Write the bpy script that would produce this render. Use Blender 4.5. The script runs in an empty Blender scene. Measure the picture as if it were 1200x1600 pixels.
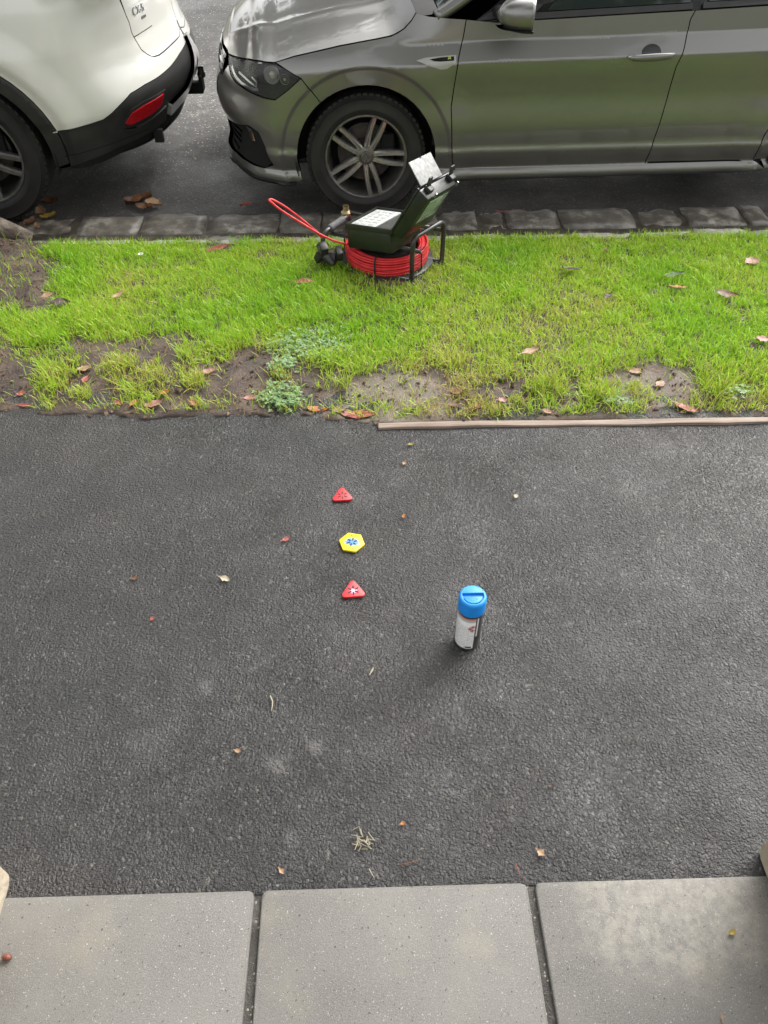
import bpy, bmesh, math, random
import numpy as np
from mathutils import Vector, Matrix
from mathutils.bvhtree import BVHTree
from mathutils.geometry import delaunay_2d_cdt
R = math.radians
random.seed(7); rng = np.random.default_rng(7)
scene = bpy.context.scene
COL = scene.collection

# ------------------------------------------------------------------ camera
CAM_H, PITCH, YAW, FPX = 1.70, R(46.5), R(1.84), 1200.0
cam_d = bpy.data.cameras.new('camera'); cam = bpy.data.objects.new('camera', cam_d); COL.objects.link(cam)
cam.location = (0, 0, CAM_H); cam.rotation_euler = (R(90) - PITCH, 0, -YAW)
cam_d.sensor_fit = 'VERTICAL'; cam_d.sensor_height = 24; cam_d.lens = 24 * FPX / 1600
cam_d.clip_start = 0.02; cam_d.clip_end = 2000
scene.camera = cam
scene.render.resolution_x, scene.render.resolution_y = 768, 1024

# ------------------------------------------------------------------ sky, sun, exposure
world = bpy.data.worlds.new('World'); scene.world = world; world.use_nodes = True
wn = world.node_tree; wn.nodes.clear()
SUN_EL, SUN_AZ = R(41), R(38)            # azimuth from +Y clockwise: the bright part of the overcast, beyond the cars to the right
sky = wn.nodes.new('ShaderNodeTexSky'); sky.sky_type = 'NISHITA'; sky.sun_disc = False
sky.sun_elevation = SUN_EL; sky.sun_rotation = SUN_AZ
sky.air_density = 1.6; sky.dust_density = 6.0; sky.ozone_density = 1.0
hs = wn.nodes.new('ShaderNodeHueSaturation'); hs.inputs['Saturation'].default_value = 0.12
bgn = wn.nodes.new('ShaderNodeBackground'); bgn.inputs['Strength'].default_value = 0.15
wo = wn.nodes.new('ShaderNodeOutputWorld')
wn.links.new(sky.outputs[0], hs.inputs['Color']); wn.links.new(hs.outputs[0], bgn.inputs['Color']); wn.links.new(bgn.outputs[0], wo.inputs['Surface'])
sun_d = bpy.data.lights.new('sun', 'SUN'); sun_d.energy = 1.0; sun_d.angle = R(70); sun_d.color = (1, 0.97, 0.92)
sun = bpy.data.objects.new('sun', sun_d); COL.objects.link(sun)
sdir = Vector((math.sin(SUN_AZ) * math.cos(SUN_EL), math.cos(SUN_AZ) * math.cos(SUN_EL), math.sin(SUN_EL)))
sun.rotation_euler = sdir.to_track_quat('Z', 'Y').to_euler(); sun.location = (0, 0, 12)
vs = scene.view_settings
vs.view_transform = 'Standard'; vs.look = 'None'; vs.gamma = 1; vs.use_curve_mapping = False; vs.exposure = 1.5

# ------------------------------------------------------------------ photo pixel -> point in the place
_f = Vector((math.sin(YAW) * math.cos(PITCH), math.cos(YAW) * math.cos(PITCH), -math.sin(PITCH)))
_r = Vector((math.cos(YAW), -math.sin(YAW), 0)); _u = _r.cross(_f); EYE = Vector((0, 0, CAM_H))
def ray(px, py): return (_f * FPX + _r * (px - 600) - _u * (py - 800)).normalized()
def on_z(px, py, z=0.0):
    d = ray(px, py); return EYE + d * ((z - CAM_H) / d.z)
def on_y(px, py, y):
    d = ray(px, py); return EYE + d * (y / d.y)

# ------------------------------------------------------------------ materials
def mat(name, base, rough=0.5, metal=0.0, coat=0.0, var=None, vscale=20, bump=0.0, bscale=200, bdist=0.002,
        spec=0.5, coat_rough=0.05, rvar=0.0, trans=0.0, alpha=1.0, ior=1.45, detail=4, vrange=(0.35, 0.65)):
    m = bpy.data.materials.new(name); m.use_nodes = True; nt = m.node_tree; b = nt.nodes['Principled BSDF']
    b.inputs['Base Color'].default_value = (*base, 1); b.inputs['Roughness'].default_value = rough
    b.inputs['Metallic'].default_value = metal; b.inputs['Coat Weight'].default_value = coat
    b.inputs['Coat Roughness'].default_value = coat_rough; b.inputs['Specular IOR Level'].default_value = spec
    b.inputs['Transmission Weight'].default_value = trans; b.inputs['Alpha'].default_value = alpha; b.inputs['IOR'].default_value = ior
    tc = nt.nodes.new('ShaderNodeTexCoord')
    if var:
        n = nt.nodes.new('ShaderNodeTexNoise'); n.inputs['Scale'].default_value = vscale; n.inputs['Detail'].default_value = detail
        nt.links.new(tc.outputs['Object'], n.inputs['Vector'])
        cr = nt.nodes.new('ShaderNodeValToRGB'); cr.color_ramp.elements[0].position = vrange[0]; cr.color_ramp.elements[1].position = vrange[1]
        cr.color_ramp.elements[0].color = (*base, 1); cr.color_ramp.elements[1].color = (*var, 1)
        nt.links.new(n.outputs['Fac'], cr.inputs['Fac']); nt.links.new(cr.outputs['Color'], b.inputs['Base Color'])
        if rvar:
            mr = nt.nodes.new('ShaderNodeMapRange'); mr.inputs['From Min'].default_value = .3; mr.inputs['From Max'].default_value = .7
            mr.inputs['To Min'].default_value = rough - rvar; mr.inputs['To Max'].default_value = rough + rvar
            nt.links.new(n.outputs['Fac'], mr.inputs['Value']); nt.links.new(mr.outputs[0], b.inputs['Roughness'])
    if bump:
        n2 = nt.nodes.new('ShaderNodeTexNoise'); n2.inputs['Scale'].default_value = bscale; n2.inputs['Detail'].default_value = 5
        nt.links.new(tc.outputs['Object'], n2.inputs['Vector'])
        bp = nt.nodes.new('ShaderNodeBump'); bp.inputs['Strength'].default_value = bump; bp.inputs['Distance'].default_value = bdist
        nt.links.new(n2.outputs['Fac'], bp.inputs['Height']); nt.links.new(bp.outputs[0], b.inputs['Normal'])
    return m

class NT:                                   # tiny node-graph helper
    def __init__(s, name):
        s.m = bpy.data.materials.new(name); s.m.use_nodes = True; s.t = s.m.node_tree; s.b = s.t.nodes['Principled BSDF']
        s.tc = s.t.nodes.new('ShaderNodeTexCoord')
    def n(s, typ, **kw):
        nd = s.t.nodes.new('ShaderNode' + typ)
        for k, v in kw.items():
            if k.startswith('_'): setattr(nd, k[1:], v)
            else:
                key = int(k[1:]) if k[0] == 'i' and k[1:].isdigit() else k.replace('__', ' ')
                if hasattr(v, 'is_output') or isinstance(v, bpy.types.NodeSocket): s.t.links.new(v, nd.inputs[key])
                else: nd.inputs[key].default_value = v
        return nd
    def noise(s, scale, detail=4, rough=0.5, vec=None, dist=0.0):
        return s.n('TexNoise', Scale=scale, Detail=detail, Roughness=rough, Distortion=dist, Vector=vec or s.tc.outputs['Object']).outputs['Fac']
    def ramp(s, fac, stops):
        r = s.n('ValToRGB', Fac=fac); e = r.color_ramp.elements
        while len(e) < len(stops): e.new(0.5)
        for el, (p, c) in zip(e, stops): el.position = p; el.color = (*c, 1) if len(c) == 3 else c
        return r.outputs['Color']
    def rng(s, v, a, b, c, d): return s.n('MapRange', Value=v, i1=a, i2=b, i3=c, i4=d).outputs[0]
    def math(s, op, a, b=0.0):
        return s.n('Math', _operation=op, i0=a, i1=b).outputs[0]
    def mix(s, fac, a, b, blend='MIX'):
        nd = s.t.nodes.new('ShaderNodeMix'); nd.data_type = 'RGBA'; nd.blend_type = blend
        for k, v in ((0, fac), (6, a), (7, b)):
            if isinstance(v, bpy.types.NodeSocket): s.t.links.new(v, nd.inputs[k])
            else: nd.inputs[k].default_value = v if k == 0 else (*v, 1)
        return nd.outputs[2]
    def bump(s, h, strength, dist, prev=None):
        nd = s.n('Bump', Strength=strength, Distance=dist, Height=h)
        if prev is not None: s.t.links.new(prev, nd.inputs['Normal'])
        return nd.outputs[0]
    def out(s, color=None, rough=None, normal=None, **kw):
        for key, v in (('Base Color', color), ('Roughness', rough), ('Normal', normal)):
            if v is None: continue
            if isinstance(v, bpy.types.NodeSocket): s.t.links.new(v, s.b.inputs[key])
            else: s.b.inputs[key].default_value = (*v, 1) if key == 'Base Color' else v
        for k, v in kw.items():
            key = k.replace('__', ' ')
            if isinstance(v, bpy.types.NodeSocket): s.t.links.new(v, s.b.inputs[key])
            else: s.b.inputs[key].default_value = v
        return s.m

def make_asphalt(name, stone=130, dark=(.007, .0066, .0063), light=(.031, .0298, .0292), fleck=(.07, .065, .055), wet=(.31, .44), patch=1.6, bstr=.95, bdist=.0042, damp_shade_band=False, scuffs=()):
    g = NT(name); ob = g.tc.outputs['Object']
    warp = g.n('TexNoise', Scale=60, Detail=2, Vector=ob).outputs['Color']
    vec = g.n('VectorMath', _operation='MULTIPLY_ADD', i0=warp, i1=(.006, .006, .006), i2=ob).outputs[0]
    v1 = g.n('TexVoronoi', Scale=stone, Randomness=1.0, Vector=vec); v2 = g.n('TexVoronoi', Scale=stone * 2.3, Randomness=1.0, Vector=vec)
    h1 = g.rng(v1.outputs['Distance'], .20, .66, 1.0, 0.0); h2 = g.rng(v2.outputs['Distance'], .15, .70, 1.0, 0.0)
    cellr = g.n('SeparateColor', Color=v1.outputs['Color']).outputs[0]; cellb = g.n('SeparateColor', Color=v1.outputs['Color']).outputs[2]
    big = g.noise(patch, 6, .62); mid = g.noise(patch * 7, 4, .6)
    hh = g.math('ADD', g.math('MULTIPLY', h1, g.rng(cellr, 0, 1, .05, 1.15)), g.math('MULTIPLY', h2, .5))
    hh = g.math('ADD', hh, g.math('MULTIPLY', g.noise(stone * 4, 3, .7), .45))
    worn = g.rng(g.noise(patch * 3.1, 5, .7), .36, .62, .60, 1.0)   # rolled-flat areas between coarse ones
    hh = g.math('ADD', g.math('MULTIPLY', hh, worn), g.math('MULTIPLY', mid, .9))
    col = g.mix(g.rng(cellr, .1, 1, 0, 1), dark, light)
    col = g.mix(g.rng(h1, 0, .35, .75, 0), col, tuple(k * .6 for k in dark))      # bitumen between the stones
    col = g.mix(g.rng(mid, .45, .75, 0, .45), col, tuple(min(1, c * 1.5) for c in light))
    col = g.mix(g.rng(big, .45, .66, 0, .6), col, (.030, .023, .020)); col = g.mix(g.rng(g.noise(patch * .7, 5, .6), .42, .62, .55, 0), col, tuple(k * .8 for k in dark))
    col = g.mix(g.rng(cellb, .965, .975, 0, 1), col, fleck)
    sp = g.noise(900, 2); col = g.mix(g.rng(sp, .70, .76, 0, .3), col, (.15, .14, .13))
    for (sx_, sy_, sr) in scuffs:           # pale rubbed spots
        l = g.n('VectorMath', _operation='LENGTH', i0=g.n('VectorMath', _operation='SUBTRACT', i0=ob, i1=(sx_, sy_, 0)).outputs[0]).outputs['Value']
        k = g.math('MULTIPLY', g.rng(g.math('ADD', l, g.rng(g.noise(25, 4), .3, .7, -sr * .5, sr * .5)), sr * .3, sr * 1.1, .75 if sr < .04 else .28, 0), g.rng(mid, .3, .6, .5, 1))
        col = g.mix(k, col, (.085, .08, .076))
    if damp_shade_band:                             # damp, silted strip beside the gutter, with the cars' shade in its colour
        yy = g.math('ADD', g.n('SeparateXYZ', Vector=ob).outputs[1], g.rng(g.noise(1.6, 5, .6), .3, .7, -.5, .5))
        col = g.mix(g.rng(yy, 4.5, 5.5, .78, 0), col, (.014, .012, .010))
    rough = g.math('ADD', g.rng(g.noise(patch * 1.3, 5, .65), .35, .65, wet[0] - .05, wet[1] + .08), g.rng(cellr, 0, 1, -.06, .1))
    nrm = g.bump(hh, bstr, bdist)
    return g.out(col, rough, nrm, Specular__IOR__Level=.64)

M = {}
M['asphalt'] = make_asphalt('path_asphalt', scuffs=[tuple(on_z(*q)[:2]) + (r_,) for q, r_ in (((497, 1168), .022), ((432, 1196), .03), ((456, 1312), .02), ((396, 1045), .018), ((322, 1075), .03), ((550, 938), .012), ((420, 1020), .06), ((700, 1120), .07), ((240, 1150), .05))])
M['road'] = make_asphalt('road_asphalt', 115, (.04, .037, .034), (.21, .20, .182), (.40, .38, .34), (.42, .62), 1.2, .6, .004, damp_shade_band=True)
M['rubber'] = mat('tyre_rubber', (.010, .0095, .009), .62, var=(.020, .018, .016), vscale=9, bump=.15, bscale=60)
M['black_plastic'] = mat('black_plastic', (.014, .014, .014), .48, var=(.022, .021, .02), vscale=14, bump=.15, bscale=900, bdist=.0006)
M['gloss_black'] = mat('gloss_black', (.01, .01, .01), .18, coat=.4)
M['shadow_black'] = mat('shell_black', (.008, .008, .008), .9)
M['steel'] = mat('steel', (.5, .49, .47), .32, 1.0, var=(.4, .39, .37), vscale=40)
M['chrome'] = mat('chrome', (.8, .8, .8), .12, 1.0)
M['disc'] = mat('disc_iron', (.10, .09, .08), .5, .6, var=(.06, .05, .045), vscale=20)
M['satin'] = mat('satin_silver', (.36, .35, .33), .35, .3)
M['glass'] = mat('window_glass', (.02, .026, .024), .04, coat=.6, spec=.6)
M['lamp_glass'] = mat('lamp_glass', (.62, .64, .64), .03, trans=.95, ior=1.25)
M['lamp_bulb'] = mat('lamp_bulb', (.75, .72, .6), .1, .2)

def paint(name, base, metal, rough, flake=None, dirt=(.12, .1, .08), coat=1.0):
    g = NT(name)
    n = g.noise(6, 5, .6); z = g.n('SeparateXYZ', Vector=g.tc.outputs['Object']).outputs[2]
    d = g.math('MULTIPLY', g.rng(z, .15, .55, .35, .02), g.rng(n, .35, .7, 0, 1))
    col = g.mix(d, base, dirt)
    drops = g.n('TexVoronoi', Scale=210, Randomness=1.0, Vector=g.tc.outputs['Object']).outputs['Distance']
    db = g.rng(drops, .0, .22, 1, 0)
    sparse = g.rng(g.noise(45, 3), .55, .62, 0, 1)
    nr = g.bump(g.math('MULTIPLY', db, sparse), .22, .0012)
    m = g.out(col, rough, None, Metallic=metal, Coat__Weight=coat, Coat__Roughness=.06, Specular__IOR__Level=.5)
    g.t.links.new(nr, g.b.inputs['Coat Normal'])
    return m
M['polo_paint'] = paint('grey_paint', (.185, .181, .170), .7, .36, coat=1.0)
M['suv_paint'] = paint('white_paint', (.64, .63, .58), .0, .4)

# ------------------------------------------------------------------ object helpers
def tag(o, label=None, cat=None, group=None, kind=None):
    for k, v in (('label', label), ('category', cat), ('group', group), ('kind', kind)):
        if v: o[k] = v
    return o
def link(o, parent=None):
    COL.objects.link(o)
    if parent is not None: o.parent = parent
    return o
def empty(name, loc=(0, 0, 0), rz=0.0):
    o = bpy.data.objects.new(name, None); o.location = loc; o.rotation_euler = (0, 0, rz); o.empty_display_size = .1
    return link(o)
def mobj(name, verts, faces, m, parent=None, smooth=True, normals=None, me=None):
    if me is None:
        me = bpy.data.meshes.new(name)
        me.from_pydata([tuple(map(float, v)) for v in verts], [], [tuple(map(int, f)) for f in faces]); me.update()
        if m is not None: me.materials.append(m)
        if smooth: me.polygons.foreach_set('use_smooth', [True] * len(me.polygons))
        if normals is not None: me.normals_split_custom_set_from_vertices([tuple(map(float, n)) for n in normals])
    return link(bpy.data.objects.new(name, me), parent)
class MB:                                   # collects shapes into one mesh
    def __init__(s): s.v = []; s.f = []
    def add(s, v, f):
        o = len(s.v); s.v += [tuple(p) for p in v]; s.f += [tuple(i + o for i in q) for q in f]; return s
    def box(s, c, size, M3=None, taper=1.0):
        hx, hy, hz = (d / 2 for d in size); vs_ = []
        for z, k in ((-hz, 1), (hz, taper)):
            for x, y in ((-hx, -hy), (hx, -hy), (hx, hy), (-hx, hy)): vs_.append(Vector((x * k, y * k, z)))
        vs_ = [(M3 @ p if M3 else p) + Vector(c) for p in vs_]
        return s.add(vs_, [(3, 2, 1, 0), (4, 5, 6, 7), (0, 1, 5, 4), (1, 2, 6, 5), (2, 3, 7, 6), (3, 0, 4, 7)])
    def tube(s, pts, r, n=8, cap=True, closed=False):
        pts = [Vector(p) for p in pts]; k = len(pts); rr = r if hasattr(r, '__len__') else [r] * k
        up = None; o = len(s.v)
        for i, p in enumerate(pts):
            a = pts[(i - 1) % k] if (closed or i > 0) else p; b = pts[(i + 1) % k] if (closed or i < k - 1) else p
            t = (b - a).normalized()
            if up is None:
                up = Vector((0, 0, 1)) if abs(t.z) < .9 else Vector((1, 0, 0))
            e1 = (up - t * up.dot(t)).normalized(); e2 = t.cross(e1); up = e1
            for j in range(n):
                an = 2 * math.pi * j / n; s.v.append(tuple(p + (e1 * math.cos(an) + e2 * math.sin(an)) * rr[i]))
        for i in range(k if closed else k - 1):
            for j in range(n):
                a = o + i * n; b = o + ((i + 1) % k) * n; s.f.append((a + j, a + (j + 1) % n, b + (j + 1) % n, b + j))
        if cap and not closed:
            s.f.append(tuple(o + j for j in range(n))[::-1]); s.f.append(tuple(o + (k - 1) * n + j for j in range(n)))
        return s
    def lathe(s, prof, n=48, axis='z', c=(0, 0, 0), closed=False):
        o = len(s.v); k = len(prof); c = Vector(c)
        for (r, h) in prof:
            for j in range(n):
                a = 2 * math.pi * j / n; x, y = r * math.cos(a), r * math.sin(a)
                s.v.append(tuple(c + (Vector((x, y, h)) if axis == 'z' else Vector((x, h, y)))))
        for i in range(k if closed else k - 1):
            for j in range(n):
                a, b = o + i * n, o + ((i + 1) % k) * n
                q = (a + j, a + (j + 1) % n, b + (j + 1) % n, b + j); s.f.append(q if axis == 'z' else q[::-1])
        return s
    def build(s, name, m, parent=None, smooth=False, bevel=0.0, auto=None):
        me = bpy.data.meshes.new(name); me.from_pydata(s.v, [], s.f); me.update(); me.materials.append(m)
        if bevel:
            bm = bmesh.new(); bm.from_mesh(me)
            bmesh.ops.remove_doubles(bm, verts=bm.verts, dist=1e-6)
            es = [e for e in bm.edges if len(e.link_faces) == 2 and e.calc_face_angle(0) > .5]
            bmesh.ops.bevel(bm, geom=es, offset=bevel, segments=2, profile=.6, affect='EDGES', clamp_overlap=True)
            bm.to_mesh(me); bm.free(); smooth = True; auto = auto or 40
        if smooth:
            me.polygons.foreach_set('use_smooth', [True] * len(me.polygons))
            if auto: me.set_sharp_from_angle(angle=R(auto))
        return link(bpy.data.objects.new(name, me), parent)
def crom(pts, n=8, closed=False):           # Catmull-Rom through points
    pts = [Vector(p) for p in pts]; k = len(pts); out = []
    for i in range(k if closed else k - 1):
        p0, p1, p2, p3 = (pts[(i + d) % k] if closed else pts[min(max(i + d, 0), k - 1)] for d in (-1, 0, 1, 2))
        for j in range(n):
            t = j / n
            out.append(.5 * ((2 * p1) + (p2 - p0) * t + (2 * p0 - 5 * p1 + 4 * p2 - p3) * t * t + (3 * p1 - p0 - 3 * p2 + p3) * t ** 3))
    if not closed: out.append(pts[-1])
    return out
def text_mesh(body, size, depth, name, m, parent, mtx, bold=False):
    cu = bpy.data.curves.new('text', 'FONT'); cu.body = body; cu.size = size; cu.extrude = depth; cu.align_x = 'CENTER'; cu.align_y = 'CENTER'
    if bold: cu.offset = size * .02
    o = bpy.data.objects.new('text', cu); COL.objects.link(o)
    dg = bpy.context.evaluated_depsgraph_get(); me = bpy.data.meshes.new_from_object(o.evaluated_get(dg))
    bpy.data.objects.remove(o); me.materials.clear(); me.materials.append(m); me.transform(mtx)
    return link(bpy.data.objects.new(name, me), parent)
def sstep(a, b, x):
    t = np.clip((x - a) / (b - a), 0, 1); return t * t * (3 - 2 * t)

# ================================================================== SETTING
def vnoise(x, y, seed=0):                   # smooth value noise, 0..1
    x = np.asarray(x, float); y = np.asarray(y, float); xi = np.floor(x).astype(int); yi = np.floor(y).astype(int); fx = x - xi; fy = y - yi
    fx = fx * fx * (3 - 2 * fx); fy = fy * fy * (3 - 2 * fy)
    def h(a, b):
        n = (a * 374761393 + b * 668265263 + seed * 1274126177) & 0xffffffff; n = ((n ^ (n >> 13)) * 1274126177) & 0xffffffff
        return ((n ^ (n >> 16)) & 0xffff) / 65535.
    return (h(xi, yi) * (1 - fx) + h(xi + 1, yi) * fx) * (1 - fy) + (h(xi, yi + 1) * (1 - fx) + h(xi + 1, yi + 1) * fx) * fy
def fbm(x, y, o=4, seed=0): return sum(vnoise(x * 2 ** k, y * 2 ** k, seed + k) * .5 ** k for k in range(o)) / sum(.5 ** k for k in range(o))

def sheet(name, x0, x1, y0, y1, z, m):
    return tag(mobj(name, [(x0, y0, z), (x1, y0, z), (x1, y1, z), (x0, y1, z)], [(0, 1, 2, 3)], m, None, False), kind='structure')
M['far_ground'] = mat('verge_ground', (.05, .075, .02), .9, var=(.08, .07, .04), vscale=3)
sheet('ground', -400, 400, -400, 400, -.34, M['far_ground'])
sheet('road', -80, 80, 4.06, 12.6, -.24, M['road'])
sheet('path', -30, 30, .529, 2.24, 0.0, M['asphalt'])

# --- nature strip: bare soil with lumps, falling to the kerb
def strip_front(x): return np.where(x > .03, 2.022, 2.052 + .075 * np.clip(-x / 1.25, 0, 1.2) + .034 * (fbm(x * 9 + 3, x * 0 + 1.5, 5, 5) - .5) * 2)
def soil_z(x, y):
    x = np.asarray(x, float); y = np.asarray(y, float); yf = strip_front(x); u = np.clip((y - yf) / (3.53 - yf), 0, 1)
    z = .0015 + .024 * sstep(0, .22, u) - .128 * u ** 1.4
    z = z + .020 * (fbm(x * 7, y * 7, 4, 2) - .5) + .022 * (fbm(x * 24, y * 24, 3, 9) - .5)
    z = z + .07 * np.exp(-(((x + 2.0) / .42) ** 2 + ((y - 3.42) / .40) ** 2)) + .035 * np.exp(-(((x + 1.52) / .13) ** 2 + ((y - 2.36) / .22) ** 2))
    return z
g = NT('soil')
n1 = g.noise(9, 6, .65); n2 = g.noise(70, 5, .7); n3 = g.noise(260, 3, .6)
c = g.ramp(n1, [(.30, (.022, .014, .010)), (.48, (.055, .036, .025)), (.66, (.12, .088, .060))])
px = g.n('SeparateXYZ', Vector=g.tc.outputs['Object'])
def spot(cx, cy, rx, ry):                   # a soft-edged worn patch in the ground itself
    d = g.n('VectorMath', _operation='SUBTRACT', i0=g.tc.outputs['Object'], i1=(cx, cy, 0)).outputs[0]
    d = g.n('VectorMath', _operation='MULTIPLY', i0=d, i1=(1 / rx, 1 / ry, 0)).outputs[0]
    l = g.n('VectorMath', _operation='LENGTH', i0=d).outputs['Value']
    return g.rng(g.math('ADD', l, g.rng(n1, .3, .7, -.25, .25)), .75, 1.05, 1, 0)
c = g.mix(spot(.10, 2.15, .27, .15), c, g.ramp(n2, [(.3, (.125, .100, .074)), (.7, (.19, .16, .122))]))
c = g.mix(g.math('MULTIPLY', spot(1.05, 2.2, .18, .13), .7), c, (.17, .14, .11))
c = g.mix(g.rng(n2, .55, .75, 0, .6), c, (.028, .019, .014))
c = g.mix(g.rng(n3, .64, .72, 0, .5), c, (.24, .20, .15))
M['soil'] = g.out(c, g.rng(n1, .3, .7, .5, .85), g.bump(g.math('ADD', n3, g.math('MULTIPLY', n2, 1.5)), .7, .006))
xs = np.unique(np.r_[np.linspace(-30, -3.2, 12), np.linspace(-3.2, 3.4, 330), np.linspace(3.4, 30, 12)]); ny = 76
V = []; F = []
for x in xs:
    yf = float(strip_front(np.array(x)))
    yy = yf + (3.53 - yf) * np.linspace(0, 1, ny); zz = soil_z(np.full(ny, x), yy)
    V.append((x, yf - .004, -.02)); V += list(zip(np.full(ny, x), yy, zz)); V.append((x, 3.54, -.26))
k = ny + 2
F = [(i * k + j, (i + 1) * k + j, (i + 1) * k + j + 1, i * k + j + 1) for i in range(len(xs) - 1) for j in range(k - 1)]
tag(mobj('nature_strip', V, F, M['soil']), kind='structure')

# --- bluestone kerb and gutter: every stone its own piece
g = NT('bluestone')
oi = g.n('ObjectInfo'); n1 = g.noise(14, 6, .65); n2 = g.noise(90, 4, .6); n3 = g.noise(5, 3)
c = g.ramp(n1, [(.3, (.045, .038, .030)), (.48, (.12, .108, .088)), (.64, (.36, .335, .285))])
c = g.mix(g.rng(n3, .42, .6, 0, .6), c, (.05, .040, .030))
c = g.mix(g.rng(oi.outputs['Random'], 0, 1, 0, .35), c, (.16, .15, .13))
M['bluestone'] = g.out(c, g.rng(n3, .35, .62, .65, .30), g.bump(g.math('ADD', n1, g.math('MULTIPLY', n2, .35)), .55, .008))
M['kerb_top'] = mat('kerb_top_stone', (.17, .16, .14), .6, var=(.30, .29, .26), vscale=18, bump=.6, bscale=60, bdist=.006)
M['mortar'] = mat('gutter_mortar', (.035, .029, .022), .4, var=(.085, .072, .055), vscale=20, bump=.6, bscale=120, bdist=.004)
gut = tag(mobj('gutter', [(-30, 3.50, -.2405), (30, 3.50, -.2405), (30, 4.16, -.2405), (-30, 4.16, -.2405)], [(0, 1, 2, 3)], M['mortar'], None, False), kind='structure')
kerb = tag(mobj('kerb', [(-30, 3.515, -.16), (30, 3.515, -.16), (30, 3.61, -.16), (-30, 3.61, -.16), (-30, 3.61, -.25), (30, 3.61, -.25)], [(0, 1, 2, 3), (3, 2, 5, 4)], M['mortar'], None, False), kind='structure')
def stone(name, x0, x1, y0, y1, zb, zt, parent, m, rough=.008, seed=0):
    r_ = random.Random(seed); nx, ny_ = 7, 5; V = []; F = []
    for i in range(nx):
        for j in range(ny_):
            u, v = i / (nx - 1), j / (ny_ - 1); e = min(u, 1 - u) * (x1 - x0); e2 = min(v, 1 - v) * (y1 - y0); q = min(e, e2)
            rd = .009 * (1 - min(1, q / .04)) ** 2
            cx = (x0 + x1) / 2; cy = (y0 + y1) / 2; pinch = .005 if (min(u, 1 - u) < .01 and min(v, 1 - v) < .01) else 0
            V.append((x0 + (x1 - x0) * u + r_.uniform(-1, 1) * .004 + math.copysign(pinch, cx - (x0 + (x1 - x0) * u)), y0 + (y1 - y0) * v + r_.uniform(-1, 1) * .005 + math.copysign(pinch, .5 - v), zt - rd + r_.uniform(-1, 1) * rough))
    F = [(i * ny_ + j, (i + 1) * ny_ + j, (i + 1) * ny_ + j + 1, i * ny_ + j + 1) for i in range(nx - 1) for j in range(ny_ - 1)]
    ring = [i * ny_ for i in range(nx)] + [(nx - 1) * ny_ + j for j in range(1, ny_)] + [i * ny_ + ny_ - 1 for i in range(nx - 2, -1, -1)] + [j for j in range(ny_ - 2, 0, -1)]
    b = len(V); V += [(V[i][0], V[i][1], zb) for i in ring]; n = len(ring)
    F += [(ring[i], b + i, b + (i + 1) % n, ring[(i + 1) % n]) for i in range(n)]
    return mobj(name, V, F, m, parent)
rs_ = random.Random(11)
for row, (y0, y1, zt) in enumerate(((3.625, 3.885, -.236), (3.90, 4.13, -.230))):
    x = -3.4 + .13 * row; i = 0
    while x < 3.6:
        L_ = rs_.choice((.13, .20, .27, .33, .40)) + rs_.uniform(-.02, .02); dd = rs_.uniform(-.006, .006)
        stone('gutter_stone', x, x + L_, y0 + dd, y1 + rs_.uniform(-.012, .006), -.27, zt + rs_.uniform(-.007, .006), gut, M['bluestone'], .004, 100 * row + i); x += L_ + rs_.uniform(.005, .013); i += 1
x = -3.5; i = 0
while x < 3.6:
    L_ = rs_.choice((.22, .27, .30, .34)) + rs_.uniform(-.02, .02)
    stone('kerb_stone', x, x + L_, 3.50 + rs_.uniform(-.02, .005), 3.612 + rs_.uniform(-.006, .006), -.25, -.106 + rs_.uniform(-.012, .006), kerb, M['kerb_top'], .005, 500 + i); x += L_ + rs_.uniform(.008, .035); i += 1

# --- concrete pavers at the gate, set in dark joints
def paver_mat(name, eff):
    g = NT(name); ob = g.tc.outputs['Object']
    n1 = g.noise(3.2, 5, .6); n2 = g.noise(420, 3, .6); n3 = g.noise(150, 2); n4 = g.noise(7.5, 3, .5)
    c = g.ramp(n1, [(.32, (.068, .063, .057)), (.50, (.100, .094, .085)), (.66, (.136, .128, .114))])
    c = g.mix(g.rng(n4, .56, .70, 0, .35), c, (.19, .165, .115))
    c = g.mix(g.rng(n2, .35, .65, 0, 1), c, g.mix(.5, c, (.21, .20, .185)), 'MIX')
    c = g.mix(g.rng(n3, .685, .71, 0, .85), c, (.03, .027, .025))
    c = g.mix(g.rng(g.noise(330, 1), .71, .73, 0, .9), c, (.32, .31, .29))
    if eff:
        d = g.n('VectorMath', _operation='SUBTRACT', i0=ob, i1=(.60, .475, 0)).outputs[0]
        d = g.n('VectorMath', _operation='MULTIPLY', i0=d, i1=(1 / .24, 1 / .13, 0)).outputs[0]
        l = g.n('VectorMath', _operation='LENGTH', i0=d).outputs['Value']
        msk = g.rng(g.math('ADD', l, g.rng(g.noise(9, 4), .3, .7, -.35, .35)), .5, 1.25, 1, 0)
        blot = g.rng(g.noise(62, 5, .6), .36, .64, 0, 1)
        c = g.mix(g.math('MULTIPLY', g.math('MULTIPLY', msk, blot), .42), c, (.30, .28, .235))
    return g.out(c, g.rng(n1, .3, .7, .62, .8), g.bump(g.math('ADD', n2, g.math('MULTIPLY', n3, .5)), .35, .0022))
M['paver'] = paver_mat('concrete_paver', False); M['paver_worn'] = paver_mat('concrete_paver_worn', True)
M['joint'] = make_asphalt('joint_mortar', 260, (.05, .046, .04), (.14, .13, .11), (.3, .27, .22), (.6, .85), 6, .8, .003)
base = tag(mobj('paving', [(-3, -1.6, -.003), (3, -1.6, -.003), (3, .531, -.003), (-3, .531, -.003)], [(0, 1, 2, 3)], M['joint'], None, False), kind='structure')
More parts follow.
